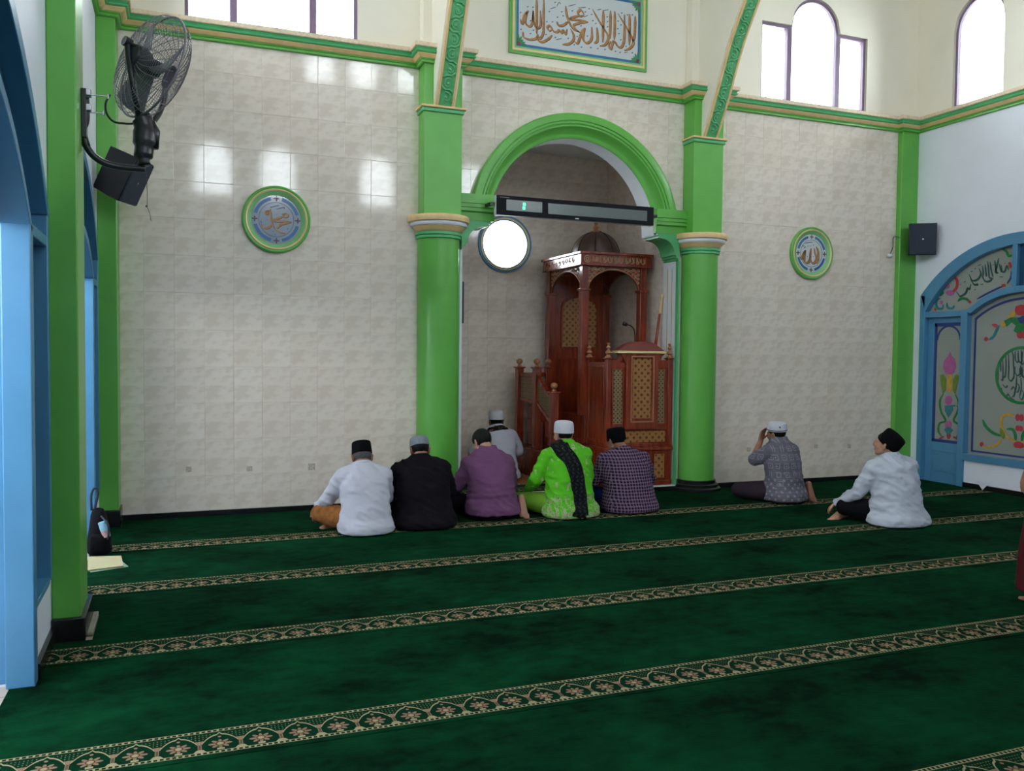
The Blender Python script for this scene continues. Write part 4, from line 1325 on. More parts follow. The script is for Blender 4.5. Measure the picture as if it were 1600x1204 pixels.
MB().box(px0 + .07, px1 - .07, -.0285, -.027, pz0 + .07, pz1 - .07).build('cover_glass', M['cover'], t)

# ---- LED clock bar hung under the arch
t = empty('digital_clock_bar', (3.8, -.26, 2.83), 'long black digital clock bar hung across the niche arch', 'clock')
cx0, cx1, cz0, cz1 = 2.925, 4.685, 2.838, 3.03
MB().box(cx0, cx1, -.26, -.20, cz0, cz1).build('case', M['case_white'], t, bevel=.004)
MB().box(cx0 + .004, cx1 - .004, -.272, -.261, cz0 + .002, cz1 - .002).build('front_panel', M['bezel'], t, bevel=.002)
MB().box(3.03, 3.41, -.2745, -.2722, 2.885, 2.99).build('time_display', M['screen'], t)
MB().box(3.475, 4.60, -.2745, -.2722, 2.880, 2.985).build('message_display', M['screen'], t)
for q, z in ((3.218, 2.955), (3.214, 2.918)):
    m1 = MB()
    for a in (-.009, .0, .009):
        for b in (-.009, .0, .009): m1.sphere((q + a, -.275, z + b), .0052, 6, 4)
    m1.build('colon_dots', M['led_green'], t)
MB().box(3.775, 3.815, -.2735, -.2722, 2.848, 2.858).build('nameplate', M['case_white'], t)
MB().box(2.96, 3.06, -.2735, -.2722, 3.006, 3.011).build('nameplate_line', M['screen'], t)
for x in (cx0 - .05, cx1 + .0):
    m1 = MB(); xx = (x, x + .02) if x < 4 else (x + .04, x + .06)
    m1.box(x if x < 4 else x + .0, x + .06, -.235, -.215, 2.93, 2.96).build('bracket', M['black_plastic'], t)
    MB().box(*xx, -.215, -.09, 2.93, 2.96).build('bracket_arm', M['black_plastic'], t)

# ---- faint stickers, hook and lamp bits on the tiles
for i, (x, z) in enumerate(((.117, .425), (.639, .41), (1.2, .405), (6.14, .412), (7.10, .42), (7.60, .404))):
    s = .024 if i != 2 else .032
    o = MB().box(x - s, x + s, -.0018, .0, z - s, z + s).build('tape_patch', M['sticker'])
    setp(o, 'small faded square tape patch low on the ' + ('left' if x < 4 else 'right') + ' tiled wall, ' + ('nearest the corner pillar' if i in (0, 5) else ('middle one of three' if i in (1, 4) else 'nearest the column')), 'tape')
t = empty('wall_lamp_holder', (8.14, 0, 2.72), 'small white lamp holder with a wire on the tiles by the right corner pillar', 'lamp holder')
MB().lathe([(.02, 0), (.035, .012), (.035, .03), (.02, .04)], (8.12, -.035, 2.70), 16).build('holder', M['white_ring'], t, smooth='auto')
m1 = MB(); m1.tube(smooth_pts([(8.12, -.035, 2.735), (8.17, -.03, 2.82), (8.19, -.02, 2.95), (8.25, -.075, 2.94)], 5), .005, 6); m1.build('wire', M['rope'], t)
pf = PY(725, 440, NYB - .03); pg = PY(725, 505, NYB - .03)
o = MB().box(pf.x - .30, pf.x, NYB - .035, NYB, pg.z, pf.z).build('dark_wall_frame', M['dark_frame'], None, bevel=.006)
setp(o, 'dark framed plaque on the niche back wall, half hidden by the left column', 'frame')
# =================================================================== PULPIT (carved wooden minbar)
W, G = M['wood'], M['lattice']
FZN = .060                                   # niche floor carpet top
t = empty('wooden_pulpit', (4.68, .7, FZN), 'carved reddish-brown wooden pulpit with domed canopy inside the niche', 'pulpit')
bx = lambda *a: MB().box(*a)
# lectern block
bx(4.29, 5.112, .0, .52, FZN, .445).build('plinth', W, t, bevel=.004)
mm = MB(); mm.box(4.272, 5.118, -.022, .53, .445, .475); mm.box(4.28, 5.116, -.012, .525, .475, .487); mm.build('plinth_moulding', W, t, bevel=.006)
mm = MB(); mm.box(4.282, 5.116, -.010, .525, FZN, FZN + .05); mm.build('plinth_foot', W, t, bevel=.005)
bx(4.31, 5.10, .012, .50, .487, 1.40).build('lectern_body', W, t, bevel=.003)
for x in (4.30, 5.055): bx(x, x + .055, -.002, .055, .487, 1.44).build('corner_post', W, t, bevel=.005)
bx(4.30, 4.355, .455, .505, .487, 1.44).build('corner_post', W, t, bevel=.005)
each('front_rail', [(b[0], b[1], .0, .03, b[2], b[3]) for b in ((4.356, 4.524, 1.345, 1.43), (4.916, 5.054, 1.345, 1.43), (4.356, 5.054, .665, .678), (4.356, 5.054, .488, .525))], W, t, .003)
for a, b in ((4.378, 4.492), (4.898, 5.012)):
    bx(a, b, .004, .02, .735, 1.33).build('side_lattice', M['lattice_dark'], t)
    fo_ = [(a - .014, .722), (b + .014, .722), (b + .014, 1.343), (a - .014, 1.343)]; fi_ = [(a + .004, .74), (b - .004, .74), (b - .004, 1.325), (a + .004, 1.325)]
    MB().band(fo_, fi_, FY, -.003, .02, closed=True).build('lattice_frame', W, t, bevel=.003)
bx(4.39, 5.03, .004, .02, .535, .655).build('lower_lattice', G, t)
# raised centre panel
MB().band([(4.525, .68), (4.915, .68), (4.915, 1.50), (4.525, 1.50)], [(4.60, .80), (4.835, .80), (4.835, 1.45), (4.60, 1.45)], FY, -.03, .03, closed=True).build('centre_frame', W, t, bevel=.004)
MB().band([(4.575, .755), (4.86, .755), (4.86, 1.475), (4.575, 1.475)], [(4.59, .77), (4.845, .77), (4.845, 1.46), (4.59, 1.46)], FY, -.038, -.029, closed=True).build('centre_bead', M['finial'], t)
for s, xi in ((-1, 4.525), (1, 4.915)):
    MB().prism([(xi, 1.38), (xi, 1.50), (xi + s * .085, 1.50), (xi + s * .05, 1.47), (xi + s * .02, 1.42)] if s > 0 else [(xi, 1.38), (xi + s * .02, 1.42), (xi + s * .05, 1.47), (xi + s * .085, 1.50), (xi, 1.50)], FY, -.02, .08).build('shoulder_bracket', W, t)
bx(4.60, 4.835, -.012, .01, .80, 1.45).build('centre_lattice', G, t)
mm = MB(); mm.box(4.40, 4.995, -.055, .115, 1.502, 1.516); mm.box(4.408, 4.987, -.048, .108, 1.516, 1.528); mm.build('gold_cornice', M['frame_gold'], t, bevel=.003)
bx(4.46, 4.95, .0, .085, 1.40, 1.502).build('lectern_neck', W, t)
mm = MB()
hip = [(4.415, -.04), (4.98, -.04), (4.98, .10), (4.415, .10)]; rid = [(4.64, .01), (4.80, .01), (4.80, .06), (4.64, .06)]
prof_ = [(0, 1.528), (.22, 1.562), (.5, 1.60), (.8, 1.622), (1, 1.628)]
rings = [[(h[0] + (r[0] - h[0]) * f, h[1] + (r[1] - h[1]) * f, z) for h, r in zip(hip, rid)] for f, z in prof_]
mm.add([p for R in rings for p in R], [(i * 4 + j, i * 4 + (j + 1) % 4, (i + 1) * 4 + (j + 1) % 4, (i + 1) * 4 + j) for i in range(4) for j in range(4)] + [(3, 2, 1, 0), (16, 17, 18, 19)])
mm.build('padded_top', M['pad'], t)
def finial(x, y, z, h=.16, ball=False, mat=None, par=None):
    mm = MB()
    if ball: pr_ = [(.024, 0), (.03, .008), (.02, .016), (.012, .026), (.03, .04), (.04, .062), (.034, .082), (.016, .094), (.001, .098)]
    else: pr_ = [(.034, 0), (.036, .01), (.02, .018), (.016, .03), (.032, .05), (.03, .062), (.014, .075), (.012, .09), (.024, .102), (.02, .112), (.010, .125), (.014, .14), (.02, .15), (.001, .158)]
    mm.lathe([(r, q * h / .158) for r, q in pr_], (x, y, z), 16)
    return mm.build('finial', mat or M['finial'], par or t, smooth='auto')
for x, y in ((4.327, .026), (5.083, .026), (4.327, .48)):
    bx(x - .042, x + .042 if x < 5 else 5.122, y - .042, y + .042, 1.44, 1.455).build('post_cap', W, t, bevel=.004)
    finial(x, y, 1.455, par=bpy.data.objects[sorted(o.name for o in bpy.data.objects if o.name.startswith('post_cap'))[-1]])
# left side panel of the lectern
MB().band([(.06, .53), (.455, .53), (.455, 1.37), (.06, 1.37)], [(.085, .555), (.43, .555), (.43, 1.345), (.085, 1.345)], FX, 4.296, 4.312, closed=True).build('side_panel_moulding', W, t, bevel=.003)
for x0, x1 in ((4.36, 4.50), (4.56, 4.84), (4.895, 5.02)): bx(x0, x1, -.006, .004, .14, .40).build('plinth_lattice', G, t)
# deck and canopy
bx(4.30, 5.08, .53, 1.50, FZN, .80).build('deck', W, t, bevel=.004)
bx(4.97, 5.06, .56, 1.45, .80, 1.43).build('deck_side', W, t)
mm = MB(); mm.box(4.31, 4.98, 1.41, 1.46, .8, 1.43); mm.build('deck_back', W, t)
PXA, PXB, PYA, PYB = 4.28, 5.02, .545, 1.455
for i, (x, y) in enumerate(((PXA, PYA), (PXB, PYA), (PXA, PYB), (PXB, PYB))):
    p = MB(); p.box(x - .045, x + .045, y - .045, y + .045, .8, 2.20); p = p.build('canopy_post', W, t, bevel=.006)
    mm = MB(); mm.box(x - .058, x + .058, y - .058, y + .058, 2.195, 2.225); mm.build('post_collar', W, p, bevel=.006)
    mm = MB(); mm.box(x - .038, x + .038, y - .038, y + .038, 2.222, 2.485); mm.build('upper_post', W, p, bevel=.004)
ax0, ax1, ay0, ay1 = PXA - .075, PXB + .075, PYA - .075, PYB + .075
mm = MB(); mm.box(ax0, ax1, ay0, ay1, 2.485, 2.60); mm.build('fascia', W, t, bevel=.003)
mm = MB(); mm.box(ax0 - .02, ax1 + .02, ay0 - .02, ay1 + .02, 2.60, 2.63); mm.box(ax0 - .008, ax1 + .008, ay0 - .008, ay1 + .008, 2.475, 2.49); mm.build('fascia_moulding', W, t, bevel=.004)
# fascia carving: rosette, bars and arabesque in relief
fc = lambda p: Vector((ax0 + .02 + p[0], ay0 - .0005, 2.495 + p[1]))
cv = [[(.03 + .038 * math.cos(PI / 3 * k + .5) + .025, .05 + .038 * math.sin(PI / 3 * k + .5)) for k in range(7)], [(.055 + .018 * math.cos(k * .8), .05 + .018 * math.sin(k * .8)) for k in range(9)]]
cv += [[(.125, .015), (.125, .09)], [(.17, .02), (.17, .08)], [(.185, .02), (.185, .08)], [(.15, .02), (.15, .075)], [(.215, .012), (.215, .092)]]
rg_ = random.Random(5)
for k in range(24):
    x = .25 + k * .0235
    cv.append([(x, .018 + rg_.random() * .02), (x + .006 * (-1) ** k, .05), (x - .004, .08 + rg_.random() * .012)])
    if k % 3 == 0: cv.append([(x, .028), (x + .02, .018), (x + .035, .03), (x + .028, .05)])
strokes('fascia_carving', M['carving'], t, cv, .0075, fc, NF, .006, even=True)['kind'] = 'stuff'
fl_ = lambda p: Vector((ax0 - .0005, ay1 - .02 - p[0], 2.495 + p[1]))
cv2 = []
for k in range(9):
    x = .08 + .095 * k
    cv2.append([(x + (.034 - .003 * j) * math.cos(j * .7 + k), .05 + (.034 - .003 * j) * math.sin(j * .7 + k)) for j in range(10)])
strokes('fascia_carving', M['finial'], t, cv2, .008, fl_, NX, .006, even=True)['kind'] = 'stuff'
# spandrel arches
def spandrel(fr, a, b, zs, zt, d0, d1, nrm_, nm):
    n = 24; c = (a + b) / 2; h = (b - a) / 2
    def za(u):
        q = abs(u - c) / h
        return zs + (zt - zs) * (1 - q ** 2.0) ** .55 if q < 1 else zs
    us = [a + (b - a) * i / n for i in range(n + 1)]
    o = MB(); o.band([(u, 2.48) for u in us], [(u, za(u)) for u in us], fr, d0, d1); o = o.build(nm, W, t)
    mm = MB(); mm.band([(u, za(u) + .016) for u in us], [(u, za(u)) for u in us], fr, d0 - .006 * (1 if nrm_ > 0 else -1), d1); mm.build('arch_edge', M['finial'], o)
    rl = MB(); r2 = random.Random(int(a * 100))
    for s in (-1, 1):
        for k in range(9):
            f = .12 + .82 * k / 8
            u = c + s * h * f; z0_, z1_ = za(u) + .02, 2.47
            if z1_ - z0_ < .03: continue
            m_ = max(1, int((z1_ - z0_) / .045))
            for j in range(m_):
                zc = z0_ + (z1_ - z0_) * (j + .5) / m_
                dd = d0 - .003 * (1 if nrm_ > 0 else -1)
                pts = [fr(u + (.018 - .0014 * i) * math.cos(i * .75 + k + j) * s, zc + (.018 - .0014 * i) * math.sin(i * .75 + k + j), dd) for i in range(9)]
                rl.tube(pts, .0058, 5)
    rl.build('spandrel_scrolls', M['carving'], o, kind='stuff')
spandrel(FY, PXA + .038, PXB - .038, 2.19, 2.44, PYA - .012, PYA + .012, 1, 'front_spandrel')
spandrel(FY, PXA + .038, PXB - .038, 2.19, 2.44, PYB - .012, PYB + .012, 1, 'back_spandrel')
spandrel(FX, PYA + .038, PYB - .038, 2.19, 2.44, PXA - .012, PXA + .012, 1, 'side_spandrel')
spandrel(FX, PYA + .038, PYB - .038, 2.19, 2.44, PXB + .012, PXB - .012, -1, 'side_spandrel')
# back panel with arched lattice
bx(PXA + .04, PXB - .04, PYB - .02, PYB + .02, 1.40, 2.48).build('back_panel', W, t)
c_, h_ = 4.655, .25
n = 20; us = [c_ - h_ + 2 * h_ * i / n for i in range(n + 1)]
zt_ = lambda u: 2.05 + .15 * math.sqrt(max(0, 1 - ((u - c_) / h_) ** 2))
MB().band([(u, zt_(u)) for u in us], [(u, 1.56) for u in us], FY, PYB - .034, PYB - .022).build('back_lattice', G, t)
o_ = [(c_ - h_, 1.56)] + [(u, zt_(u)) for u in us] + [(c_ + h_, 1.56)]
i_ = [(c_ + (u - c_) * .92, 1.8 + (v - 1.8) * .94) for u, v in o_]
MB().band(o_, i_, FY, PYB - .045, PYB - .03, closed=True).build('lattice_arch_frame', W, t)
# dome, ribs, finial
dcx, dcy, dz, dr_ = 4.65, 1.0, 2.63, .285
MB().lathe([(dr_ * math.cos(a), .30 * math.sin(a)) for a in [PI / 2 * i / 14 for i in range(14)]] + [(.03, .298)], (dcx, dcy, dz), 40).build('dome', M['dome'], t, smooth='auto')
for k in range(8):
    a = 2 * PI * k / 8 + .3
    pts = [(dcx + (dr_ + .002) * math.cos(b) * math.cos(a), dcy + (dr_ + .002) * math.cos(b) * math.sin(a), dz + .302 * math.sin(b)) for b in [PI / 2 * i / 12 for i in range(13)]]
    MB().tube(pts, .006, 6).build('dome_rib', M['dome_rib'], t)
MB().lathe([(.065, 0), (.065, .012), (.03, .016), (.022, .03), (.036, .05), (.036, .062), (.014, .08), (.02, .095), (.026, .105), (.012, .118), (.008, .132), (.014, .14), (.001, .165)], (dcx, dcy, dz + .296), 20).build('dome_finial', M['finial'], t, smooth='auto')
# stair, platform and railing at the left
bx(3.84, 4.30, .44, 1.46, FZN, .37).build('stair_base', W, t, bevel=.005)
mm = MB(); mm.box(3.825, 4.30, .425, 1.475, .37, .395); mm.build('stair_tread', W, t, bevel=.005)
for k, (y0, z) in enumerate(((.62, .54), (.88, .70), (1.12, .86))):
    bx(3.97, 4.295, y0, 1.42, .395 if k == 0 else z - .16, z).build('step', W, t, bevel=.004)
def newel(x, y, z0, z1):
    np_ = bx(x - .042, x + .042, y - .042, y + .042, z0, z1).build('newel_post', W, t, bevel=.006)
    mm = MB(); mm.box(x - .056, x + .056, y - .056, y + .056, z1, z1 + .018); mm.build('newel_cap', W, np_, bevel=.004)
    finial(x, y, z1 + .018, .16, ball=True, par=np_)
NW = [(3.90, .48, 1.055), (3.90, .97, 1.315), (3.86, 1.41, 1.31), (4.235, 1.41, 1.31)]
for x, y, z in NW: newel(x, y, .395 if z < 1.3 or True else .4, z)
def rail_panel(A, B, za0, za1, zb0, zb1, nm):
    """sloping panel in the plane of two newels: heights at A and B"""
    A = Vector(A); B = Vector(B); d = (B - A).normalized(); s = Vector((d.y, -d.x))
    def bar(p0, p1, h, w=.022):
        mm = MB()
        c = [(A, p0), (B, p1)]
        vs = []
        for q, z in ((A + d * .04, p0), (B - d * .04, p1)):
            vs += [(q.x + s.x * w, q.y + s.y * w, z), (q.x - s.x * w, q.y - s.y * w, z), (q.x - s.x * w, q.y - s.y * w, z + h), (q.x + s.x * w, q.y + s.y * w, z + h)]
        mm.add(vs, [(0, 1, 2, 3), (4, 5, 6, 7), (0, 1, 5, 4), (1, 2, 6, 5), (2, 3, 7, 6), (3, 0, 4, 7)])
        return mm
    bar(za1 - .05, zb1 - .05, .05).build('hand_rail', W, t, bevel=.004)
    bar(za0, zb0, .045).build('lower_rail', W, t, bevel=.004)
    mm = bar(za0 + .045, zb0 + .045, .01, .008)
    vs = []
    for q, z0, z1 in ((A + d * .04, za0 + .045, za1 - .05), (B - d * .04, zb0 + .045, zb1 - .05)):
        vs += [(q.x + s.x * .008, q.y + s.y * .008, z0), (q.x - s.x * .008, q.y - s.y * .008, z0), (q.x - s.x * .008, q.y - s.y * .008, z1), (q.x + s.x * .008, q.y + s.y * .008, z1)]
    MB().add(vs, [(0, 1, 2, 3), (4, 5, 6, 7), (0, 1, 5, 4), (1, 2, 6, 5), (2, 3, 7, 6), (3, 0, 4, 7)]).build('rail_lattice', M['lattice_dark'], t)
rail_panel((3.90, .97), (3.86, 1.41), .90, 1.26, .93, 1.26, 'a')
rail_panel((3.90, .48), (3.90, .97), .70, 1.0, .90, 1.24, 'b')
rail_panel((3.86, 1.41), (4.235, 1.41), .93, 1.26, .93, 1.26, 'c')

# staff leaning in the corner and microphone
a, b = PY(1035, 459, .24), PY(1021.5, 560, .30)
d_ = (b - a).normalized()
foot = a + d_ * ((1.405 - a.z) / d_.z)
st = empty('ceremonial_staff', foot, 'long dark wooden staff with gold tip leaning beside the pulpit', 'staff')
k1 = a + d_ * .22
MB().tube([k1, foot], [.013, .021], 10).build('shaft', W, st, smooth=True)
MB().tube([a, a + d_ * .02, a + d_ * .035, a + d_ * .05, a + d_ * .16, a + d_ * .17, a + d_ * .19, a + d_ * .225], [.006, .02, .018, .009, .018, .012, .02, .016], 10).build('gold_tip', M['gold'], st, smooth=True)
q0 = PY(991.5, 541, .42)
mc = empty('gooseneck_microphone', (q0.x, q0.y, 1.40), 'black gooseneck microphone standing behind the padded top of the pulpit', 'microphone')
P0, P1, P2, P3_ = Vector((q0.x, q0.y - .03, 1.40)), PY(991.5, 518, .40), PY(986, 509, .39), PY(979, 507, .38)
MB().tube(smooth_pts([P0, P0.lerp(P1, .5), P1, P2, P3_], 6), .0075, 8).build('neck', M['black_plastic'], mc, smooth=True)
MB().tube([P0 , P0.lerp(P1, .35)], .014, 10).build('base', M['black_plastic'], mc, smooth=True)
e = PY(974.5, 505, .37)
mm = MB(); mm.tube([P3_ + Vector((.01, 0, 0)), P3_, e, e + Vector((-.008, 0, 0))], [.012, .02, .026, .012], 12); mm.build('capsule', M['black_plastic'], mc, smooth=True)

# prayer mat of the leader
def mat_sajadah():
    m = NM('tan_brown_prayer_rug', .9, spec=.1)
    x, y, z = m.coords('world')
    ex = (x - 3.38).abs(); ey = (y - 1.02).abs()
    bor = (ex > .36).max(ey > .50)
    pat = m.voronoi(14)
    c = m.mix((pat > .35), lin(112, 66, 40), lin(150, 96, 58))
    c = m.mix(bor, c, m.mix((m.voronoi(30) > .4), lin(172, 140, 104), lin(140, 100, 70)))
    m.color(c); return m.m
mm = MB()
n = 14
g = [[(2.95 + .86 * i / n, .46 + 1.14 * j / n, FZN + .004 + .006 * math.sin(i * 1.3 + j * .9) ** 2 + (.02 if i == n else 0) * abs(math.sin(j))) for i in range(n + 1)] for j in range(n + 1)]
vs = [p for r in g for p in r]; k = n + 1
lo = [(x, y, FZN + .0005) for x, y, z in vs]
N_ = len(vs)
fs = [(j * k + i, j * k + i + 1, (j + 1) * k + i + 1, (j + 1) * k + i) for j in range(n) for i in range(n)]
edge = [j for j in range(n)] + [j * k + n for j in range(n)] + [n * k + n - j for j in range(n)] + [(n - j) * k for j in range(n)]
fs += [(edge[i], edge[(i + 1) % len(edge)], N_ + edge[(i + 1) % len(edge)], N_ + edge[i]) for i in range(len(edge))]
mm.add(vs + lo, fs)
o = mm.build('prayer_rug', mat_sajadah(), smooth=True)
setp(o, 'tan and brown prayer rug spread under the man sitting in the niche', 'rug')

# =================================================================== FAN
hub = PY(235, 103, -2.92)
fa = empty('wall_fan', (-.455, -3.03, 2.62), 'large black oscillating wall fan with round wire cage on the near pillar', 'fan')
_v = (hub - Vector((0, CAM_Y, CAM_H))).normalized(); _r = _v.cross(Vector((0, 0, 1))).normalized(); _u = _r.cross(_v)
nrm_f = (_r * .83 - _u * .40 + _v * .39).normalized()
upf = Vector((0, 0, 1)); upf = (upf - nrm_f * upf.dot(nrm_f)).normalized(); rtf = upf.cross(nrm_f)
def fp(r, a, d): return hub + (upf * math.cos(a) + rtf * math.sin(a)) * r + nrm_f * d
R_ = .302
def cage_d(r, front):
    q = r / R_
    return (.10 * math.sqrt(max(0, 1 - q ** 3)) + .02) if front else (-.10 * math.sqrt(max(0, 1 - q ** 3)) - .0)
for front, nm in ((True, 'front_guard'), (False, 'rear_guard')):
    mm = MB()
    for r in [.06 + .0138 * q for q in range(18)]:
        mm.tube([fp(r, 2 * PI * i / 36, cage_d(r, front)) for i in range(37)], .0014, 3)
    for k in range(30):
        a = 2 * PI * k / 30
        mm.tube([fp(r, a + (r - .05) * 1.6, cage_d(r, front)) for r in [.05, .1, .15, .2, .25, .28, .301]], .0022, 4)
    mm.build(nm, M['cage_wire'], fa, kind='stuff')
MB().tube([fp(R_, 2 * PI * i / 48, .01) for i in range(49)], .007, 6).build('rim_band', M['cage_wire'], fa, smooth=True)
mm = MB(); mm.tube([fp(0, 0, .118), fp(0, 0, .132)], [.07, .055], 20); mm.build('front_badge', M['grey_plastic'], fa, smooth='auto')
mm = MB(); mm.tube([fp(0, 0, -.125), fp(0, 0, -.115), fp(0, 0, -.06), fp(0, 0, -.03)], [.04, .066, .078, .07], 20); mot_ = mm.build('motor', M['grey_plastic'], fa, smooth='auto')
mm = MB()
for k in range(4): MB().tube([fp(.069, .5 + k * .16, -.11), fp(.078, .5 + k * .16, -.07)], .004, 5).build('vent_slot', M['case_white'], mot_)
hub_ = MB().tube([fp(0, 0, -.05), fp(0, 0, .05)], .05, 16).build('hub', M['grey_plastic'], fa, smooth='auto')
for k in range(3):
    a0 = 2 * PI * k / 3 + .3
    g = [[fp(.045 + .225 * i / 6, a0 + (j / 6 - .5) * (1.15 - .25 * i / 6) + .25 * i / 6, -.035 + .075 * j / 6) for j in range(7)] for i in range(7)]
    mm = MB(); vs = [p for r in g for p in r]; vs2 = [p + nrm_f * .003 for p in vs]; k_ = 7
    fs = [(i * k_ + j, i * k_ + j + 1, (i + 1) * k_ + j + 1, (i + 1) * k_ + j) for i in range(6) for j in range(6)]
    ed = [j for j in range(6)] + [i * 7 + 6 for i in range(6)] + [48 - j for j in range(6)] + [(6 - i) * 7 for i in range(6)]
    fs += [tuple(49 + q for q in f) for f in fs] + [(ed[i], ed[(i + 1) % 24], 49 + ed[(i + 1) % 24], 49 + ed[i]) for i in range(24)]
    mm.add(vs + vs2, fs); mm.build('blade', M['blade'], hub_, smooth=True)
# yoke, column, arm and pillar clamp
col_t = PY(216, 182, -2.95); col_b = PY(226, 262, -2.98)
arm_l = PY(200, 70, -2.96); y1_ = PY(208, 130, -3.0)
mm = MB(); mm.tube(smooth_pts([PY(217, 184, -2.96), PY(213, 160, -3.0), PY(206, 120, -3.02), PY(201, 90, -3.0), PY(199, 66, -2.97)], 5), .0175, 10); mm.build('yoke_arm', M['black_plastic'], fa, smooth=True)
mm = MB(); mm.tube(smooth_pts([PY(238, 192, -2.93), PY(248, 178, -2.86), PY(255, 160, -2.80), PY(258, 140, -2.74), PY(262, 120, -2.70)], 5), .0165, 10); mm.build('yoke_arm', M['black_plastic'], fa, smooth=True)
mm = MB(); q = PY(199, 66, -2.97); mm.tube([q - nrm_f * .02, q + nrm_f * .02], .028, 12); mm.tube([q, fp(.075, -1.2, -.08)], .012, 8); mm.build('pivot', M['black_plastic'], fa, smooth='auto')
cpts = [PY(216, 178, -2.95), PY(222, 186, -2.95), PY(226, 200, -2.95), PY(226, 225, -2.96), PY(224, 245, -2.97), PY(226, 258, -2.98)]
mm = MB(); mm.tube(smooth_pts(cpts, 4), [.03] * 3 + [.055] * 6 + [.062] * 4 + [.05] * 4 + [.032] * 4, 14); mm.build('gear_housing', M['black_plastic'], fa, smooth=True)
mm = MB(); mm.tube([PY(238, 190, -2.95), PY(241, 205, -2.95), PY(240, 232, -2.96)], [.018, .032, .026], 10); mm.build('oscillator_knob', M['black_plastic'], fa, smooth=True)
apts = [(-.435, -3.02, 2.84), (-.435, -3.02, 2.72), PY(128.5, 205, -3.02), PY(134, 226, -3.01), PY(146, 243, -3.0), PY(165, 255, -2.99), PY(190, 261, -2.98), PY(227, 264, -2.98)]
MB().tube(smooth_pts(apts, 5), .0185, 12).build('support_arm', M['black_plastic'], fa, smooth=True)
MB().box(-.455, -.43, -3.06, -2.98, 2.62, 2.88).build('wall_plate', M['black_plastic'], fa, bevel=.004)
each('clamp', [(-.438, -.408, -3.05, -2.99, z - .018, z + .018) for z in (2.865, 2.785)], M['steel'], fa, .003)
for z, l in ((2.858, .085), (2.765, .06)):
    mm = MB(); mm.tube([(-.41, -3.02, z), (-.41 + l, -3.02, z)], .004, 6); mm.tube([(-.41 + l, -3.02, z - .012), (-.41 + l, -3.02, z + .012)], .006, 6)
    mm.build('clamp_bolt', M['steel'], fa)
mm = MB(); mm.tube(smooth_pts([PY(172, 148, -2.9), PY(165, 162, -2.92), PY(167, 178, -2.93), PY(178, 190, -2.94), PY(196, 193, -2.95), PY(212, 193, -2.95)], 5), .006, 6); mm.build('power_cord', M['black_plastic'], fa, smooth=True)
mm = MB(); mm.tube(smooth_pts([PY(131, 168, -3.02), PY(136, 180, -3.02), PY(134, 205, -3.02), PY(140, 228, -3.02)], 5), .005, 6); mm.build('power_cord', M['black_plastic'], fa, smooth=True)
mm = MB(); mm.tube([PY(229, 268, -2.98), PY(230, 300, -2.98), PY(230, 321, -2.98)], .0018, 5); mm.sphere(tuple(PY(229, 322, -2.98)), .006, 8, 6); mm.tube(smooth_pts([PY(230, 323, -2.98), PY(234, 334, -2.98), PY(236, 345, -2.98)], 3), .0016, 5); mm.build('pull_cord', M['rope'], fa)

# =================================================================== LOUDSPEAKERS
def speaker(c, fwd, w, h, dp, label, taper=.6, roll=0):
    c = Vector(c); f = Vector(fwd).normalized()
    up = Vector((0, 0, 1)); up = (up - f * up.dot(f)).normalized(); r = f.cross(up)
    t = empty('loudspeaker', c, label, 'loudspeaker')
    def P(a, b, d): return c + r * a + up * b + f * d
    a, b = w / 2, h / 2
    mm = MB()
    fr = [P(-a, -b, 0), P(a, -b, 0), P(a, b, 0), P(-a, b, 0)]
    md = [P(-a, -b, -dp * .35), P(a, -b, -dp * .35), P(a, b, -dp * .35), P(-a, b, -dp * .35)]
    bk = [P(-a * taper, -b * .96, -dp), P(a * taper, -b * .96, -dp), P(a * taper, b * .96, -dp), P(-a * taper, b * .96, -dp)]
    vs = fr + md + bk
    fs = [(0, 1, 2, 3), (11, 10, 9, 8)] + [(i + k, (i + 1) % 4 + k, (i + 1) % 4 + k + 4, i + k + 4) for k in (0, 4) for i in range(4)]
    mm.add(vs, fs); mm.build('cabinet', M['black_plastic'], t, bevel=.006)
    g = MB(); g.add([P(-a * .92, -b * .94, .012), P(a * .92, -b * .94, .012), P(a * .92, b * .94, .012), P(-a * .92, b * .94, .012), P(-a * .95, -b * .96, .001), P(a * .95, -b * .96, .001), P(a * .95, b * .96, .001), P(-a * .95, b * .96, .001)],
                      [(0, 1, 2, 3), (0, 1, 5, 4), (1, 2, 6, 5), (2, 3, 7, 6), (3, 0, 4, 7), (7, 6, 5, 4)])
    g = g.build('grille', M['cloth_grille'], t)
    bd = MB(); bd.tube([P(0, -.0, .012), P(0, -.0, .016)], .009, 10); bd.build('badge', M['steel'], g)
    return t, P
s1, Pf = speaker((8.315, -.345, 2.895), (-.62, -.78, -.06), .30, .375, .20, 'black square loudspeaker high on the right corner pillar')
mm = MB(); mm.tube([Pf(0, 0, -.19), (8.44, -.075, 2.9)], .015, 8); mm.build('bracket', M['black_plastic'], s1)
s2, Pg = speaker((-.275, -.62, 2.825), (.80, -.38, -.42), .27, .37, .27, 'black angled loudspeaker on the left corner pillar beneath the fan', taper=.62)
mm = MB(); mm.tube([Pg(0, 0, -.25), (-.50, -.26, 2.95)], .016, 8); mm.build('bracket', M['black_plastic'], s2)

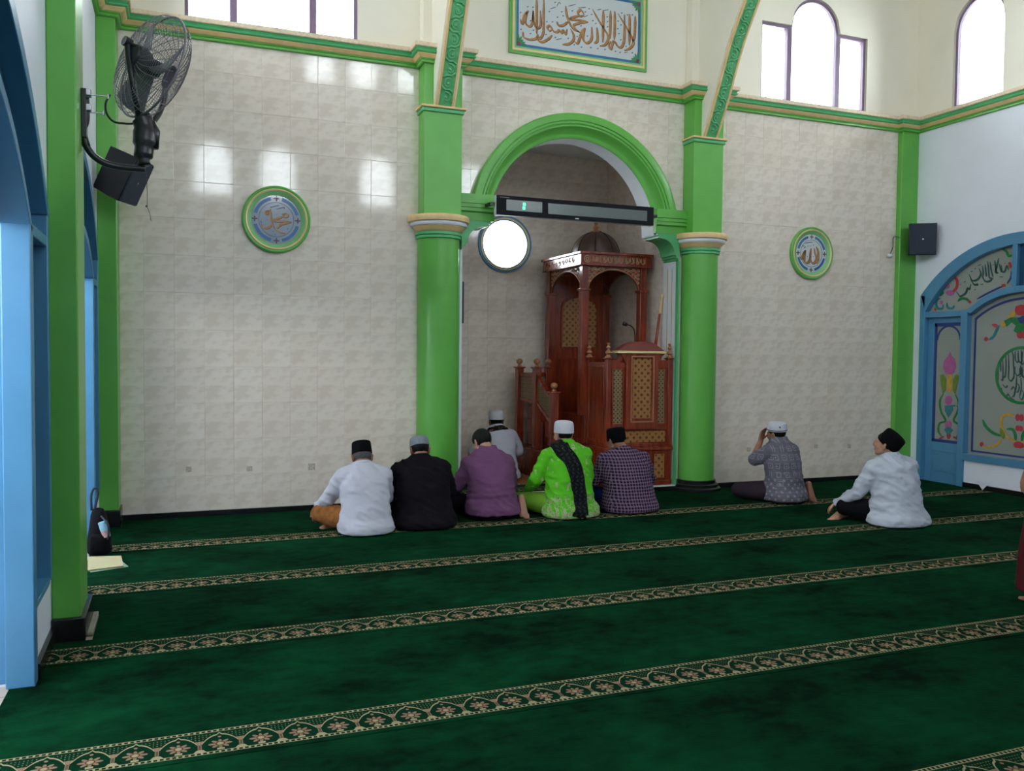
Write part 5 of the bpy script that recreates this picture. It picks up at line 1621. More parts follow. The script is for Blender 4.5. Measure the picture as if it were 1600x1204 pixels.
# =================================================================== BAG AND PAPERS
bg_c = Vector((-.49, -1.32, 0))
def lofted(rings, nm, mat, parent, seg=24, pw=2.6, nz=0.0, smooth=True):
    """rings: (cx, cy, z, half x, half y)"""
    vs = []; fs = []
    for cx, cy, z, a, b in rings:
        for k in range(seg):
            q = 2 * PI * k / seg; c, s = math.cos(q), math.sin(q)
            x = a * math.copysign(abs(c) ** (2 / pw), c); y = b * math.copysign(abs(s) ** (2 / pw), s)
            d = noise.noise(Vector((x * 9 + cx, y * 9, z * 9))) * nz
            vs.append((cx + x * (1 + d), cy + y * (1 + d), z))
    n = len(rings)
    fs = [(i * seg + k, i * seg + (k + 1) % seg, (i + 1) * seg + (k + 1) % seg, (i + 1) * seg + k) for i in range(n - 1) for k in range(seg)]
    fs += [tuple(range(seg)), tuple((n - 1) * seg + k for k in range(seg))]
    return MB().add(vs, fs).build(nm, mat, parent, smooth='auto' if smooth else False)
bag = empty('shoulder_bag', bg_c, 'black bag with upright blue strap standing behind the near green pillar', 'bag')
bl_, br_ = PY(128, 872, -1.35), PY(169, 868, -1.35)
lofted([(-.515, -1.27, .0, .072, .09), (-.515, -1.27, .02, .084, .10), (-.515, -1.27, .10, .080, .10), (-.518, -1.26, .20, .068, .085), (-.522, -1.25, .28, .05, .06), (-.525, -1.25, .32, .035, .035), (-.525, -1.25, .33, .012, .012)], 'bag_body', M['bag'], bag, nz=.12)
lofted([(-.515, -1.365, .03, .055, .015), (-.515, -1.365, .04, .062, .022), (-.515, -1.36, .14, .056, .022), (-.515, -1.355, .155, .04, .012)], 'front_pocket', M['bag'], bag, nz=.1)
MB().tube(smooth_pts([PY(143, 797, -1.25), PY(142.5, 775, -1.25), PY(146, 764, -1.25), PY(151, 763, -1.25), PY(153, 772, -1.25), PY(150, 786, -1.25), PY(147.5, 797, -1.25)], 6), .0085, 8).build('shoulder_strap', M['strap_blue'], bag, smooth=True)
wb = empty('water_bottle', (-.405, -1.36, .19), 'small bottle with blue and pink label in the side of the black bag', 'bottle')
A_, B_ = PY(160, 815, -1.36), PY(167, 838, -1.36)
MB().tube([A_, A_.lerp(B_, .55)], [.031, .031], 14).build('bottle_label', M['label_blue'], wb, smooth='auto')
MB().tube([A_.lerp(B_, .55), B_], [.030, .026], 14).build('bottle_bottom', M['label_pink'], wb, smooth='auto')
MB().tube(smooth_pts([PY(158, 806, -1.34), PY(168, 818, -1.41), PY(170, 832, -1.41), PY(168, 842, -1.39)], 5), .007, 6).build('side_strap', M['strap_blue'], bag, smooth=True)
ppr = [PZ(137, 870, .012), PZ(189.5, 868.5, .012), PZ(193, 884, .012), PZ(137, 891, .012)]
pp2 = [PZ(139, 886, .002), PZ(190, 876, .002), PZ(201, 885, .002), PZ(141, 894, .002)]
def sheet(nm, pts, z0, z1, mat, label, cat):
    mm = MB(); k = len(pts)
    mm.add([(p.x, p.y, z1) for p in pts] + [(p.x, p.y, z0) for p in pts], [tuple(range(k)), tuple(range(2 * k - 1, k - 1, -1))] + [(i, (i + 1) % k, k + (i + 1) % k, k + i) for i in range(k)])
    o = mm.build(nm, mat, bevel=.001); setp(o, label, cat)
sheet('paper_sheaf', pp2, .0005, .004, M['paper_under'], 'pale green sheet under the cream papers beside the black bag', 'paper')
sheet('paper_sheaf', ppr, .0045, .016, M['paper'], 'cream sheaf of papers on the carpet in front of the black bag', 'paper')
# =================================================================== PEOPLE
def _ico():
    bm = bmesh.new(); bmesh.ops.create_icosphere(bm, subdivisions=3, radius=1)
    v = np.array([p.co[:] for p in bm.verts]); f = [tuple(q.index for q in p.verts) for p in bm.faces]; bm.free()
    return v, f
ICV, ICF = _ico()
class Blob:
    def __init__(s): s.v, s.f = [], []
    def raw(s, v, f):
        k = len(s.v); s.v += [tuple(p) for p in v]; s.f += [tuple(i + k for i in q) for q in f]; return s
    def ell(s, c, r, m=None):
        p = ICV * np.array(r if hasattr(r, '__len__') else (r, r, r))
        if m is not None: p = p @ np.array(m.to_3x3()).T
        return s.raw(p + np.array(c), ICF)
    def cone(s, a, ra, b, rb, seg=14):
        a, b = Vector(a), Vector(b)
        s.ell(a, ra); s.ell(b, rb)
        d = b - a
        if d.length < 1e-5: return s
        d.normalize(); u = d.orthogonal().normalized(); w = d.cross(u)
        vs = [p + (u * math.cos(2 * PI * k / seg) + w * math.sin(2 * PI * k / seg)) * r for p, r in ((a, ra), (b, rb)) for k in range(seg)]
        fs = [(k, (k + 1) % seg, seg + (k + 1) % seg, seg + k) for k in range(seg)] + [tuple(range(seg - 1, -1, -1)), tuple(range(seg, 2 * seg))]
        return s.raw(vs, fs)
    def chain(s, pts, rs):
        for i in range(len(pts) - 1): s.cone(pts[i], rs[i], pts[i + 1], rs[i + 1])
        return s
    def loft(s, rings, seg=28, pw=2.3):
        vs = []
        for cx, cy, z, a, b in rings:
            for k in range(seg):
                q = 2 * PI * k / seg; c, n = math.cos(q), math.sin(q)
                vs.append((cx + a * math.copysign(abs(c) ** (2 / pw), c), cy + b * math.copysign(abs(n) ** (2 / pw), n), z))
        n = len(rings)
        fs = [(i * seg + k, i * seg + (k + 1) % seg, (i + 1) * seg + (k + 1) % seg, (i + 1) * seg + k) for i in range(n - 1) for k in range(seg)]
        fs += [tuple(range(seg - 1, -1, -1)), tuple((n - 1) * seg + k for k in range(seg))]
        return s.raw(vs, fs)
    def mesh(s, name, voxel, it=3, fac=.5, wrinkle=None):
        me = bpy.data.meshes.new(name + '_raw'); me.from_pydata(s.v, [], s.f)
        o = bpy.data.objects.new(name + '_raw', me); COL.objects.link(o)
        m = o.modifiers.new('r', 'REMESH'); m.mode = 'VOXEL'; m.voxel_size = voxel; m.use_smooth_shade = True
        if it:
            q = o.modifiers.new('s', 'SMOOTH'); q.iterations = it; q.factor = fac
        dg = bpy.context.evaluated_depsgraph_get(); dg.update()
        out = bpy.data.meshes.new_from_object(o.evaluated_get(dg)); out.name = name
        bpy.data.objects.remove(o); bpy.data.meshes.remove(me)
        if wrinkle:
            n = len(out.vertices)
            co = np.empty(n * 3); out.vertices.foreach_get('co', co); co = co.reshape(-1, 3)
            no = np.empty(n * 3); out.vertices.foreach_get('normal', no); no = no.reshape(-1, 3)
            d = np.array([wrinkle(Vector(p)) for p in co])
            out.vertices.foreach_set('co', (co + no * d[:, None]).ravel()); out.update()
        out.polygons.foreach_set('use_smooth', [True] * len(out.polygons))
        return out

def pchild(name, me, mats, root, parent=None, label=None):
    me.materials.clear()
    for m in (mats if isinstance(mats, list) else [mats]): me.materials.append(m)
    o = bpy.data.objects.new(name, me); COL.objects.link(o)
    o.parent = parent or root
    WL[o.name] = WL[root.name]
    if label: o['label'] = label
    return o

SKIN = {k: plain('skin_' + k, c, .5, var=.06, scale=14) for k, c in dict(tan=(150, 104, 82), brown=(118, 78, 60), light=(178, 132, 108)).items()}
LIP = plain('lips', (136, 78, 70), .45); EYEW = plain('eye_white', (225, 222, 216), .3, var=.02); PUPIL = plain('dark_iris', (30, 20, 16), .2)
HAIR = plain('black_hair', (12, 11, 11), .6, spec=.2, var=.4, scale=80, bump=.5, bscale=250, kind='object')
HAIRG = plain('greying_hair', (74, 74, 76), .6, var=.4, scale=80, bump=.5, bscale=250, kind='object')

def hand(B, w, fwd, pn, side, curl=.5, k=1.0):
    w, f, n = Vector(w), Vector(fwd).normalized(), Vector(pn)
    n = (n - f * n.dot(f)).normalized(); s = f.cross(n) * side
    L = [.066, .075, .070, .054]
    for i in range(4):
        b = w + f * (.082 - .004 * abs(i - 1)) * k + s * (.0335 - .0225 * i) * k
        B.cone(w + s * (.018 - .012 * i) * k + f * .008, .0155 * k, b, .0105 * k)
        d = f.copy(); p = b; r = .0092
        for j, q in enumerate((.45, .31, .24)):
            a = curl * (.7 if j == 0 else 1.0)
            d = (d * math.cos(a) + (n) * math.sin(a)).normalized() if j == 0 else (Matrix.Rotation(a * -side, 3, s) @ d if False else (d * math.cos(a) + (n - d * n.dot(d)).normalized() * math.sin(a)).normalized() if (n - d * n.dot(d)).length > .05 else d)
            e = p + d * L[i] * q * k
            B.cone(p, r * k, e, (r - .0008) * k, 10); p = e; r -= .0008
    b = w + f * .028 * k + s * .026 * k
    d = (f * .68 + s * .62 + n * .28).normalized(); e = b + d * .042 * k
    B.cone(w + f * .012 * k + s * .012 * k, .016 * k, b, .0135 * k); B.cone(b, .0125 * k, e, .0105 * k)
    d2 = (d * .8 + f * .3 + n * .25).normalized(); B.cone(e, .0105 * k, e + d2 * .03 * k, .0085 * k)

def foot(B, ank, dr, up, side):
    a, d, u = Vector(ank), Vector(dr).normalized(), Vector(up)
    u = (u - d * u.dot(d)).normalized(); s = d.cross(u) * side
    heel = a - u * .045 - d * .035
    B.cone(a, .036, heel, .032)
    for q in (-.022, .0, .020):
        B.cone(a - u * .01, .032, a + d * .12 - u * .052 + s * q, .021)
        B.cone(heel, .028, a + d * .11 - u * .058 + s * q, .018)
    for i, l in enumerate((.055, .05, .044, .037, .03)):
        o = a + d * (.125 - .006 * i) - u * .060 + s * (.034 - .0165 * i)
        B.cone(o, .0125 if i else .015, o + d * l * .7 - u * .002, .0095 if i else .0125)

def head_frame(h, pitch, yaw, roll=0):
    return Matrix.Translation(Vector(h)) @ Matrix.Rotation(math.radians(yaw), 4, 'Z') @ Matrix.Rotation(math.radians(-pitch), 4, 'X') @ Matrix.Rotation(math.radians(roll), 4, 'Y')

def head(B, HM, neck, nr=.056):
    P = lambda x, y, z: HM @ Vector((x, y, z))
    E_ = lambda c, r: B.ell(P(*c), r, HM)
    E_((0, -.012, .032), (.0755, .094, .084))
    E_((0, .02, -.01), (.068, .072, .085))
    E_((0, .035, -.055), (.05, .05, .045))
    B.cone(P(0, .055, -.082), .024, P(0, .06, -.088), .022)
    for s in (-1, 1):
        B.cone(P(s * .052, .005, -.05), .022, P(s * .022, .055, -.082), .018)
        E_((s * .036, .066, -.018), (.022, .022, .022))
        B.cone(P(s * .014, .085, .030), .010, P(s * .048, .07, .032), .009)
        B.ell(P(s * .079, -.012, -.006), (.010, .022, .034), HM @ Matrix.Rotation(s * .35, 4, 'Z'))
        B.ell(P(s * .084, -.020, .008), (.007, .018, .018), HM @ Matrix.Rotation(s * .5, 4, 'Z'))
        E_((s * .031, .0795, .012), (.013, .011, .009))
        B.cone(P(s * .010, .096, -.024), .008, P(s * .012, .094, -.026), .008)
    B.cone(P(0, .088, .026), .009, P(0, .106, -.016), .011); B.cone(P(0, .106, -.016), .011, P(0, .104, -.022), .012)
    E_((0, .085, -.050), (.022, .010, .006)); E_((0, .083, -.060), (.020, .010, .007))
    B.cone(P(0, -.025, -.03), nr, neck, nr + .006)

def face_slots(me, HM):
    inv = HM.inverted()
    n = len(me.polygons); c = np.empty(n * 3); me.polygons.foreach_get('center', c); c = c.reshape(-1, 3)
    R = np.array(inv.to_3x3()); T = np.array(inv.translation)
    q = c @ R.T + T
    idx = np.zeros(n, int)
    for s in (-1, 1):
        d = q - np.array((s * .031, .088, .012))
        e = (d[:, 0] / .012) ** 2 + (d[:, 2] / .0062) ** 2
        m = (e < 1) & (q[:, 1] > .06); idx[m] = 2
        m = ((d[:, 0] ** 2 + d[:, 2] ** 2) < .0052 ** 2) & (q[:, 1] > .06); idx[m] = 3
        b = np.abs(q[:, 2] - .034) < .004; b &= (np.abs(q[:, 0] - s * .033) < .02) & (q[:, 1] > .055); idx[b] = 3
    m = ((q[:, 0] / .023) ** 2 + ((q[:, 2] + .055) / .009) ** 2 < 1) & (q[:, 1] > .075); idx[m] = 1
    me.polygons.foreach_set('material_index', idx.tolist())

def hair_mesh(HM, front=.075, back=-.07, side=.0, th=.013, seg=40, n=12, puff=0.0):
    c = Vector((0, -.012, .032)); r0 = (.079 + puff, .098 + puff, .089 + puff)
    vs = []
    for lay, q in ((0, 1.0), (1, .90)):
        for k in range(seg):
            a = 2 * PI * k / seg                   # 0 = front
            f = (1 - math.cos(a)) / 2
            lim = front + (side - front) * min(1, f * 2) if f < .5 else side + (back - side) * min(1, (f - .5) * 2) ** .7
            zr = max(-.98, min(.98, (lim - c.z) / r0[2]))
            t1 = math.acos(zr)
            for i in range(n + 1):
                t = t1 * i / n
                w = 1 + .018 * math.sin(a * 9 + i) * (i / n)
                p = Vector((r0[0] * q * math.sin(t) * math.sin(a) * w, r0[1] * q * math.sin(t) * math.cos(a) * w, r0[2] * q * math.cos(t) * (1 if lay == 0 else 1)))
                vs.append(HM @ (c + p))
    fs = []; K = n + 1; O = seg * K
    for k in range(seg):
        k2 = (k + 1) % seg
        for i in range(n):
            fs.append((k * K + i, k * K + i + 1, k2 * K + i + 1, k2 * K + i)); fs.append((O + k * K + i, O + k2 * K + i, O + k2 * K + i + 1, O + k * K + i + 1))
        fs.append((k * K + n, O + k * K + n, O + k2 * K + n, k2 * K + n))
    me = bpy.data.meshes.new('hair'); me.from_pydata([tuple(v) for v in vs], [], fs)
    me.validate(); me.update(); me.polygons.foreach_set('use_smooth', [True] * len(me.polygons))
    return me

def cap_mesh(HM, prof, tilt=8, crest=0.0, cy=-.010, seg=40):
    """prof: (z, half width, half depth); crest raises a fore-and-aft ridge"""
    T = HM @ Matrix.Rotation(math.radians(tilt), 4, 'X')
    vs = []; n = len(prof)
    for i, (z, a, b) in enumerate(prof):
        for k in range(seg):
            q = 2 * PI * k / seg
            x, y = a * math.cos(q), b * math.sin(q)
            zz = z
            if crest and i > n / 2:
                zz += crest * (1 - min(1, abs(y + .0) / .1) ** 1.5) * (i - n / 2) / (n / 2)
            vs.append(T @ Vector((x, cy + y, zz)))
    fs = [(i * seg + k, i * seg + (k + 1) % seg, (i + 1) * seg + (k + 1) % seg, (i + 1) * seg + k) for i in range(n - 1) for k in range(seg)]
    fs += [tuple(range(seg)), tuple((n - 1) * seg + k for k in range(seg))]
    me = bpy.data.meshes.new('cap'); me.from_pydata([tuple(v) for v in vs], [], fs); me.update()
    bm = bmesh.new(); bm.from_mesh(me); bmesh.ops.recalc_face_normals(bm, faces=bm.faces); bm.to_mesh(me); bm.free()
    me.polygons.foreach_set('use_smooth', [True] * len(me.polygons))
    try: me.set_sharp_from_angle(angle=.9)
    except Exception: pass
    return me
SONGKOK = [(.030, .070, .088), (.028, .0845, .1035), (.034, .0855, .1045), (.12, .0795, .0975), (.127, .078, .096), (.131, .074, .092), (.128, .066, .084), (.127, .01, .012)]
KOPIAH = [(.026, .07, .09), (.024, .0845, .1035), (.032, .0855, .1045), (.08, .085, .104), (.112, .081, .099), (.126, .074, .091), (.134, .058, .072), (.138, .03, .038), (.139, .005, .006)]
LOWCAP = [(.036, .07, .09), (.034, .0845, .1035), (.042, .0855, .1045), (.088, .082, .100), (.106, .077, .094), (.114, .066, .08), (.118, .03, .038), (.119, .005, .006)]

def torso(hc, L, ws, inf=0.0, hem=0.0, z0=.0):
    T = [((.0 if inf else .05), -.02, .178, .150), (.10, -.015, .188 if inf else .18, .155 if inf else .148), (.22, .01, .182, .142), (.38, .12, .172, .126), (.55, .36, .176, .122), (.72, .62, .178, .116), (.84, .80, .160, .100), (.92, .92, .115, .080), (.98, .99, .072, .066), (1.03, 1.03, .060, .060)]
    out = []
    for i, (z, y, a, b) in enumerate(T):
        ii = inf if i < 8 else inf * .55
        e = hem * max(0, 1 - z / .3)
        yy = y if i < 3 else y * L
        out.append((0, yy, z0 + z * hc, (a * ws if i < 8 else a) + ii + e, b * (.5 + .5 * ws) + ii + e * .7))
    return out

def person(label, loc, rot=0, hc=.60, L=.13, ws=1.0, hd=None, pitch=18, yaw=0, roll=0, skin='tan', arms=None, legs=None, shirt=None, sleeve=1.0, hem=.03, pants=None, skirt=False,
           hair='black', cap=None, cap_mat=None, cap_tilt=8, crest=0, collar=True, wr=1.0, hairpuff=0.0, hair_args=None, waistfold=0.0, pants_name='trousers', shirt_name='shirt', hemz=.012, hemtilt=0.0):
    root = empty('person', loc, label, 'person'); root.rotation_euler.z = math.radians(rot)
    neck = Vector((0, L * 1.02, hc * 1.0))
    hd = Vector(hd) if hd else Vector((0, L + .045, hc + .10))
    HM = head_frame(hd, pitch, yaw, roll)
    B = Blob()
    B.loft(torso(hc, L, ws))
    head(B, HM, neck)
    sh = [Vector((s * .165 * ws, L * .80, hc * .83)) for s in (-1, 1)]
    S = Blob()
    S.loft(torso(hc, L, ws, .026, hem, hemz))
    Pn = Blob()
    for i, s in enumerate((-1, 1)):
        el, wrt, hf, pn, curl = arms[i]
        el, wrt = Vector(el), Vector(wrt)
        B.ell(sh[i], .062); B.cone(Vector((s * .05, L * .93, hc * .94)), .048, sh[i], .058)
        B.chain([sh[i], sh[i].lerp(el, .5), el, el.lerp(wrt, .4), wrt], [.055, .049, .040, .038, .026])
        hand(B, wrt, hf, pn, s * -1 if True else s, curl)
        S.ell(sh[i], .080); S.cone(Vector((s * .05, L * .92, hc * .93)), .064, sh[i], .078)
        if sleeve > .6:
            S.chain([sh[i], sh[i].lerp(el, .5), el, el.lerp(wrt, .45), el.lerp(wrt, .93)], [.076, .071, .062, .055, .043])
        else:
            S.chain([sh[i], sh[i].lerp(el, .5), sh[i].lerp(el, .9)], [.078, .074, .068])
        hip, kn, an, fd, fu = legs[i]
        hip, kn, an = Vector(hip), Vector(kn), Vector(an)
        B.chain([hip, hip.lerp(kn, .5), kn, kn.lerp(an, .35), an], [.088, .078, .058, .052, .036])
        foot(B, an, fd, fu, s)
        Pn.chain([hip, hip.lerp(kn, .5), kn, kn.lerp(an, .4), kn.lerp(an, .86)], [.106, .098, .078, .074, .062])
    bq = .5 + .5 * ws; Pn.loft([(0, -.02, .004, .178 * ws + .008, .150 * bq + .008), (0, -.015, .06, .188 * ws + .008, .155 * bq + .008), (0, .0, .12, .175 * ws, .14 * bq), (0, .02, .2, .165 * ws, .125)])
    if skirt:
        k0, k1 = Vector(legs[0][1]), Vector(legs[1][1])
        m = (k0 + k1) / 2
        Pn.cone(k0 * .9, .06, k1 * .9, .06); Pn.cone(Vector((0, .1, .10)), .09, Vector((m.x, m.y * .9, .075)), .07)
    me = B.mesh('body', .0066, 2, .5)
    face_slots(me, HM)
    pchild('body', me, [SKIN[skin], LIP, EYEW, PUPIL], root)
    sd = sum(ord(c) for c in label) % 97
    def wrk(p):
        q = Vector((p.x * 7 + sd, p.y * 7, p.z * 11))
        d = noise.noise(q) * .0075 + noise.noise(q * 2.7) * .0034
        d += max(-.4, 1 - abs(noise.noise(Vector((p.x * 6 + sd, p.y * 6, p.z * 13 + p.x * 7)))) * 3.4) * .006
        if waistfold: d += waistfold * math.sin(p.z * 120 + noise.noise(Vector((p.x * 6, 0, p.z * 3))) * 5) * max(0, 1 - abs(p.z - hc * .36) / .12)
        if p.z < .03: d *= .3
        return d * wr
    sm = S.mesh('shirt', .0105, 4, .5, wrk)
    so = pchild(shirt_name, sm, shirt, root)
    if collar:
        cl = Blob(); d = Vector((0, L * .16, hc * .10)).normalized()
        seg = 28; vs = []; fs = []
        for r, h in ((.066, -.012), (.071, .012), (.067, .030), (.061, .030), (.060, .0)):
            for k in range(seg):
                q = 2 * PI * k / seg
                vs.append(neck + Vector((r * math.cos(q), r * 1.02 * math.sin(q), h - r * math.sin(q) * .30)))
        fs = [(i * seg + k, i * seg + (k + 1) % seg, ((i + 1) % 5) * seg + (k + 1) % seg, ((i + 1) % 5) * seg + k) for i in range(5) for k in range(seg)]
        cm = bpy.data.meshes.new('collar'); cm.from_pydata([tuple(v) for v in vs], [], fs); cm.polygons.foreach_set('use_smooth', [True] * len(fs)); cm.update()
        pchild('collar', cm, shirt, root, so)
    def pw(p):
        q = Vector((p.x * 9 + sd, p.y * 9, p.z * 9)); return noise.noise(q) * .006 + noise.noise(q * 2.5) * .002 if p.z > .02 else 0
    pm = Pn.mesh('trousers', .012, 4, .5, pw)
    pchild(pants_name, pm, pants, root)
    if hair: pchild('hair', hair_mesh(HM, puff=hairpuff, **(hair_args or {})), HAIRG if hair == 'grey' else HAIR, root)
    if cap: pchild('cap', cap_mesh(HM, cap, cap_tilt, crest), cap_mat, root)
    return root, sm, HM, so

# cloth materials (object space of each garment)
def cloth(name, rgb, var=.06, scale=9, bump=.25, rough=.85): 
    m = NM(name, rough, spec=.12); m.coords('object')
    c = lin(rgb); n = m.noise(scale, 4)
    m.color(m.mix(m.rng(n, .3, .7), tuple(x * (1 - var) for x in c[:3]) + (1,), tuple(min(1, x * (1 + var)) for x in c[:3]) + (1,)))
    m.bump(m.noise(320, 2) + m.noise(22, 3) * 2, bump, .003)
    return m.m
def uvz(m):
    x, y, z = m.coords('object'); nx, ny, nz = m.normal()
    s = nx.abs() > .75
    return s * y + (1 - s) * x, y, z
WHITE = cloth('white_cotton', (190, 191, 203), .03); WHITE2 = cloth('white_shirt_cotton', (184, 190, 202), .03)
BLACKC = cloth('black_cotton', (20, 17, 23), .2); PURPLE = cloth('mauve_cotton', (112, 74, 108), .06); BLACKT = cloth('black_trouser_cloth', (10, 10, 15), .2)
BROWN = cloth('brown_batik_sarong', (140, 92, 50), .3, 22); NAVY = cloth('navy_trouser_cloth', (20, 30, 84), .2); OLIVE = cloth('leaf_green_trousers', (104, 152, 44), .1)
DARKBR = cloth('dark_plum_trousers', (50, 40, 48), .15); MAROON = cloth('maroon_sarong', (72, 22, 26), .2); DKGREEN = cloth('dark_green_shirt', (30, 56, 46), .15)
VELVET = plain('black_velvet', (7, 7, 10), .9, var=.3, scale=30, spec=.12, kind='object'); 
KNIT = plain('white_knit', (198, 199, 208), .85, var=.05, scale=40, bump=.6, bscale=260, kind='object'); KNITG = plain('grey_knit', (122, 128, 140), .85, var=.12, scale=60, bump=.6, bscale=260, kind='object')

def m_plaid():
    m = NM('purple_gingham_check', .85, spec=.2); u, y, z = uvz(m)
    u = u + m.noise(5, 2) * .012; z = z + m.noise(6, 2) * .012
    P = .029
    a = ((u / P).fract() < .64); b = ((z / P).fract() < .64)
    s = (a + b) / 2
    c = m.mix(s, lin(142, 122, 146), lin(30, 20, 48))
    c2 = m.mix(((u / P + .28).fract() < .10).max((z / P + .28).fract() < .10) * .6, c, lin(110, 50, 76))
    m.color(c2); m.bump(m.noise(300, 2), .2, .002); return m.m
def m_greenbatik():
    m = NM('bright_green_batik', .75, spec=.25); u, y, z = uvz(m)
    v = m.comb(u, 0, z * .8)
    d = m.voronoi(7.5, v)
    n = m.noise(26, 3, v)
    ringm = (d + n * .10 - .05).abs().inside(.10, .17) * (n > .42)
    low = m.rng(z, .05, .24, 1, 0)
    fl = (m.noise(17, 3, v) + low * .09) > .60
    fine = ((m.noise(24, 2, v) - .5).abs() < low * .045)
    t = (ringm * (m.noise(4, 2, v) > .50)).max(fl).max(fine)
    g = m.mix(m.noise(5, 3), lin(78, 176, 20), lin(92, 192, 32))
    c = m.mix(t * .85, g, lin(172, 174, 140))
    c = m.mix((m.noise(60, 2, v) > .62) * fl, c, lin(70, 110, 60))
    m.color(c); m.bump(m.noise(300, 2), .2, .002); return m.m
def m_greybatik():
    m = NM('grey_geometric_batik', .75, spec=.25); u, y, z = uvz(m)
    P = .085
    a = ((u / P + .5).fract() - .5).abs(); b = ((z / P).fract() - .5).abs()
    sq = a.max(b)
    k = (u / P + .5).floor() * 3.0 + (z / P).floor() * 5.0
    pick = ((k * .37).fract() < .5)
    frames = sq.inside(.24, .30) * pick
    dotc = (sq < .07) * pick
    dash = (a.inside(.10, .17) * (b < .36)) * (1 - pick) * (z > .28)
    small = (((u * 85).sin() * (z * 85).sin()) > .55) * (z < .27)
    lines = ((z / .062).fract() < .09)
    t = frames.max(dotc).max(dash).max(small * .8).max(lines * .25)
    c = m.mix(m.noise(20, 4), lin(84, 82, 93), lin(110, 108, 120))
    m.color(m.mix(t * .55, c, lin(170, 168, 178))); m.bump(m.noise(300, 2), .2, .002); return m.m
def m_scarf():
    m = NM('black_woven_scarf', .85, spec=.2); x, y, z = m.coords('object')
    w = ((x * 120 + (z * 60).sin() * 2).sin() * (z * 95).sin())
    m.color(m.mix((w > .4) * .45, lin(11, 14, 17), lin(58, 64, 64))); m.bump(w, .3, .002); return m.m
def m_shawl():
    m = NM('dark_shawl_with_gold', .85, spec=.2); x, y, z = m.coords('object')
    w = m.noise(24, 3)
    m.color(m.mix((w > .56) * .9, lin(26, 22, 24), lin(150, 112, 72))); return m.m
PLAID, GBATIK, YBATIK, SCARF, SHAWL = m_plaid(), m_greenbatik(), m_greybatik(), m_scarf(), m_shawl()

DN = (0, .35, -1)
def A(el, w, hf=(0, .6, -.6), pn=(0, -.5, -.8), curl=.45): return (el, w, hf, pn, curl)
def CROSS(kl=.33, kr=.33, peek=False, ws=1.0):
    ra = peek if isinstance(peek, tuple) else ((-.20, .30, .055) if peek else (-.08, .34, .055))
    return [((-.10 * ws, .02, .11), (-kl, .30, .125), (.10, .24, .055), (.8, -.2, -.05), (0, .1, 1)),
            ((.10 * ws, .02, .11), (kr, .30 + (.33 - kr) * .3, .12), ra, (-.95, -.12, -.06), (0, .15, 1))]
def TAW(kl=.31, kr=.22, ws=1.0):
    return [((-.10 * ws, .02, .11), (-kl, .34 + (.31 - kl) * .3, .10), (.04, .14, .05), (.6, -.6, -.05), (.2, 0, 1)),
            ((.10 * ws, .02, .11), (kr, .38, .10), (.265 * ws, -.035, .135), (.06, -.22, -1), (.1, 1, -.2))]

# 1 man in white shirt, leftmost
person('seated man in white long-sleeved shirt, black cap and brown sarong, leftmost of the row', (1.47, -1.17, 0), 0, hc=.545, L=.12, ws=1.0, hd=(.0, .165, .60), pitch=24, skin='tan',
       arms=[A((-.27, .20, .27), (-.335, .345, .175), (-.18, .5, -.75), (.4, -.7, -.3)), A((.215, .18, .26), (.16, .34, .19))], legs=CROSS(.33, .20, True), shirt=WHITE, pants=BROWN, skirt=True, pants_name='sarong', hair='grey', cap=SONGKOK, cap_mat=VELVET, cap_tilt=4, hem=.028)
# 2 man in black
person('seated man in black tunic and low grey knitted cap, in front of the left column', (1.995, -1.08, 0), 0, hc=.575, L=.12, ws=1.17, hd=(-.0, .165, .635), pitch=24, skin='tan',
       arms=[A((-.255, .18, .27), (-.22, .36, .18)), A((.275, .18, .27), (.22, .37, .18))], legs=CROSS(.25, .26), shirt=BLACKC, pants=BLACKT, pants_name='trousers', cap=LOWCAP, cap_mat=KNITG, cap_tilt=4, hem=.045, wr=1.2, shirt_name='tunic')
# 3 man in mauve shirt
person('bareheaded seated man in mauve shirt with his bare right foot tucked behind him', (2.68, -.90, 0), 0, hc=.575, L=.13, ws=1.10, hd=(-.03, .20, .665), pitch=34, yaw=14, skin='light',
       arms=[A((-.275, .17, .28), (-.255, .37, .17), (.0, .5, -.7)), A((.245, .16, .27), (.18, .34, .18))], legs=TAW(.25, .16), shirt=PURPLE, pants=BLACKT, cap=None, hair='black', hairpuff=.006, hair_args=dict(front=.06, side=-.03, back=-.085), hem=.03, waistfold=.004, hemz=.05)
# 4 man in green batik with scarf
rG, smG, HMG, soG = person('seated man in bright green patterned tunic, white cap and dark scarf over one shoulder', (3.385, -1.055, 0), 4, hc=.66, L=.10, ws=1.12, hd=(-.01, .125, .735), pitch=6, yaw=8, skin='light',
       arms=[A((-.285, .13, .34), (-.25, .34, .22)), A((.255, .12, .34), (.19, .32, .22))], legs=CROSS(.36, .21), shirt=GBATIK, pants=OLIVE, cap=KOPIAH, cap_mat=KNIT, cap_tilt=6, hem=.04, wr=1.4, shirt_name='tunic')
# 5 man in check shirt
person('seated man in purple checked shirt, navy trousers and black cap, beside the pulpit', (4.045, -.975, 0), 0, hc=.565, L=.14, ws=1.27, hd=(-.045, .19, .645), pitch=20, yaw=10, skin='tan',
       arms=[A((-.29, .17, .27), (-.22, .36, .18)), A((.31, .14, .27), (.25, .36, .18))], legs=CROSS(.29, .28), shirt=PLAID, pants=NAVY, cap=[(.01, .07, .09), (.008, .0855, .1045), (.02, .0865, .1055), (.10, .084, .102), (.120, .079, .096), (.130, .066, .08), (.134, .03, .03), (.1345, .004, .004)], cap_mat=VELVET, cap_tilt=8, hem=.03, hair_args=dict(back=-.075, side=-.01, front=.07))
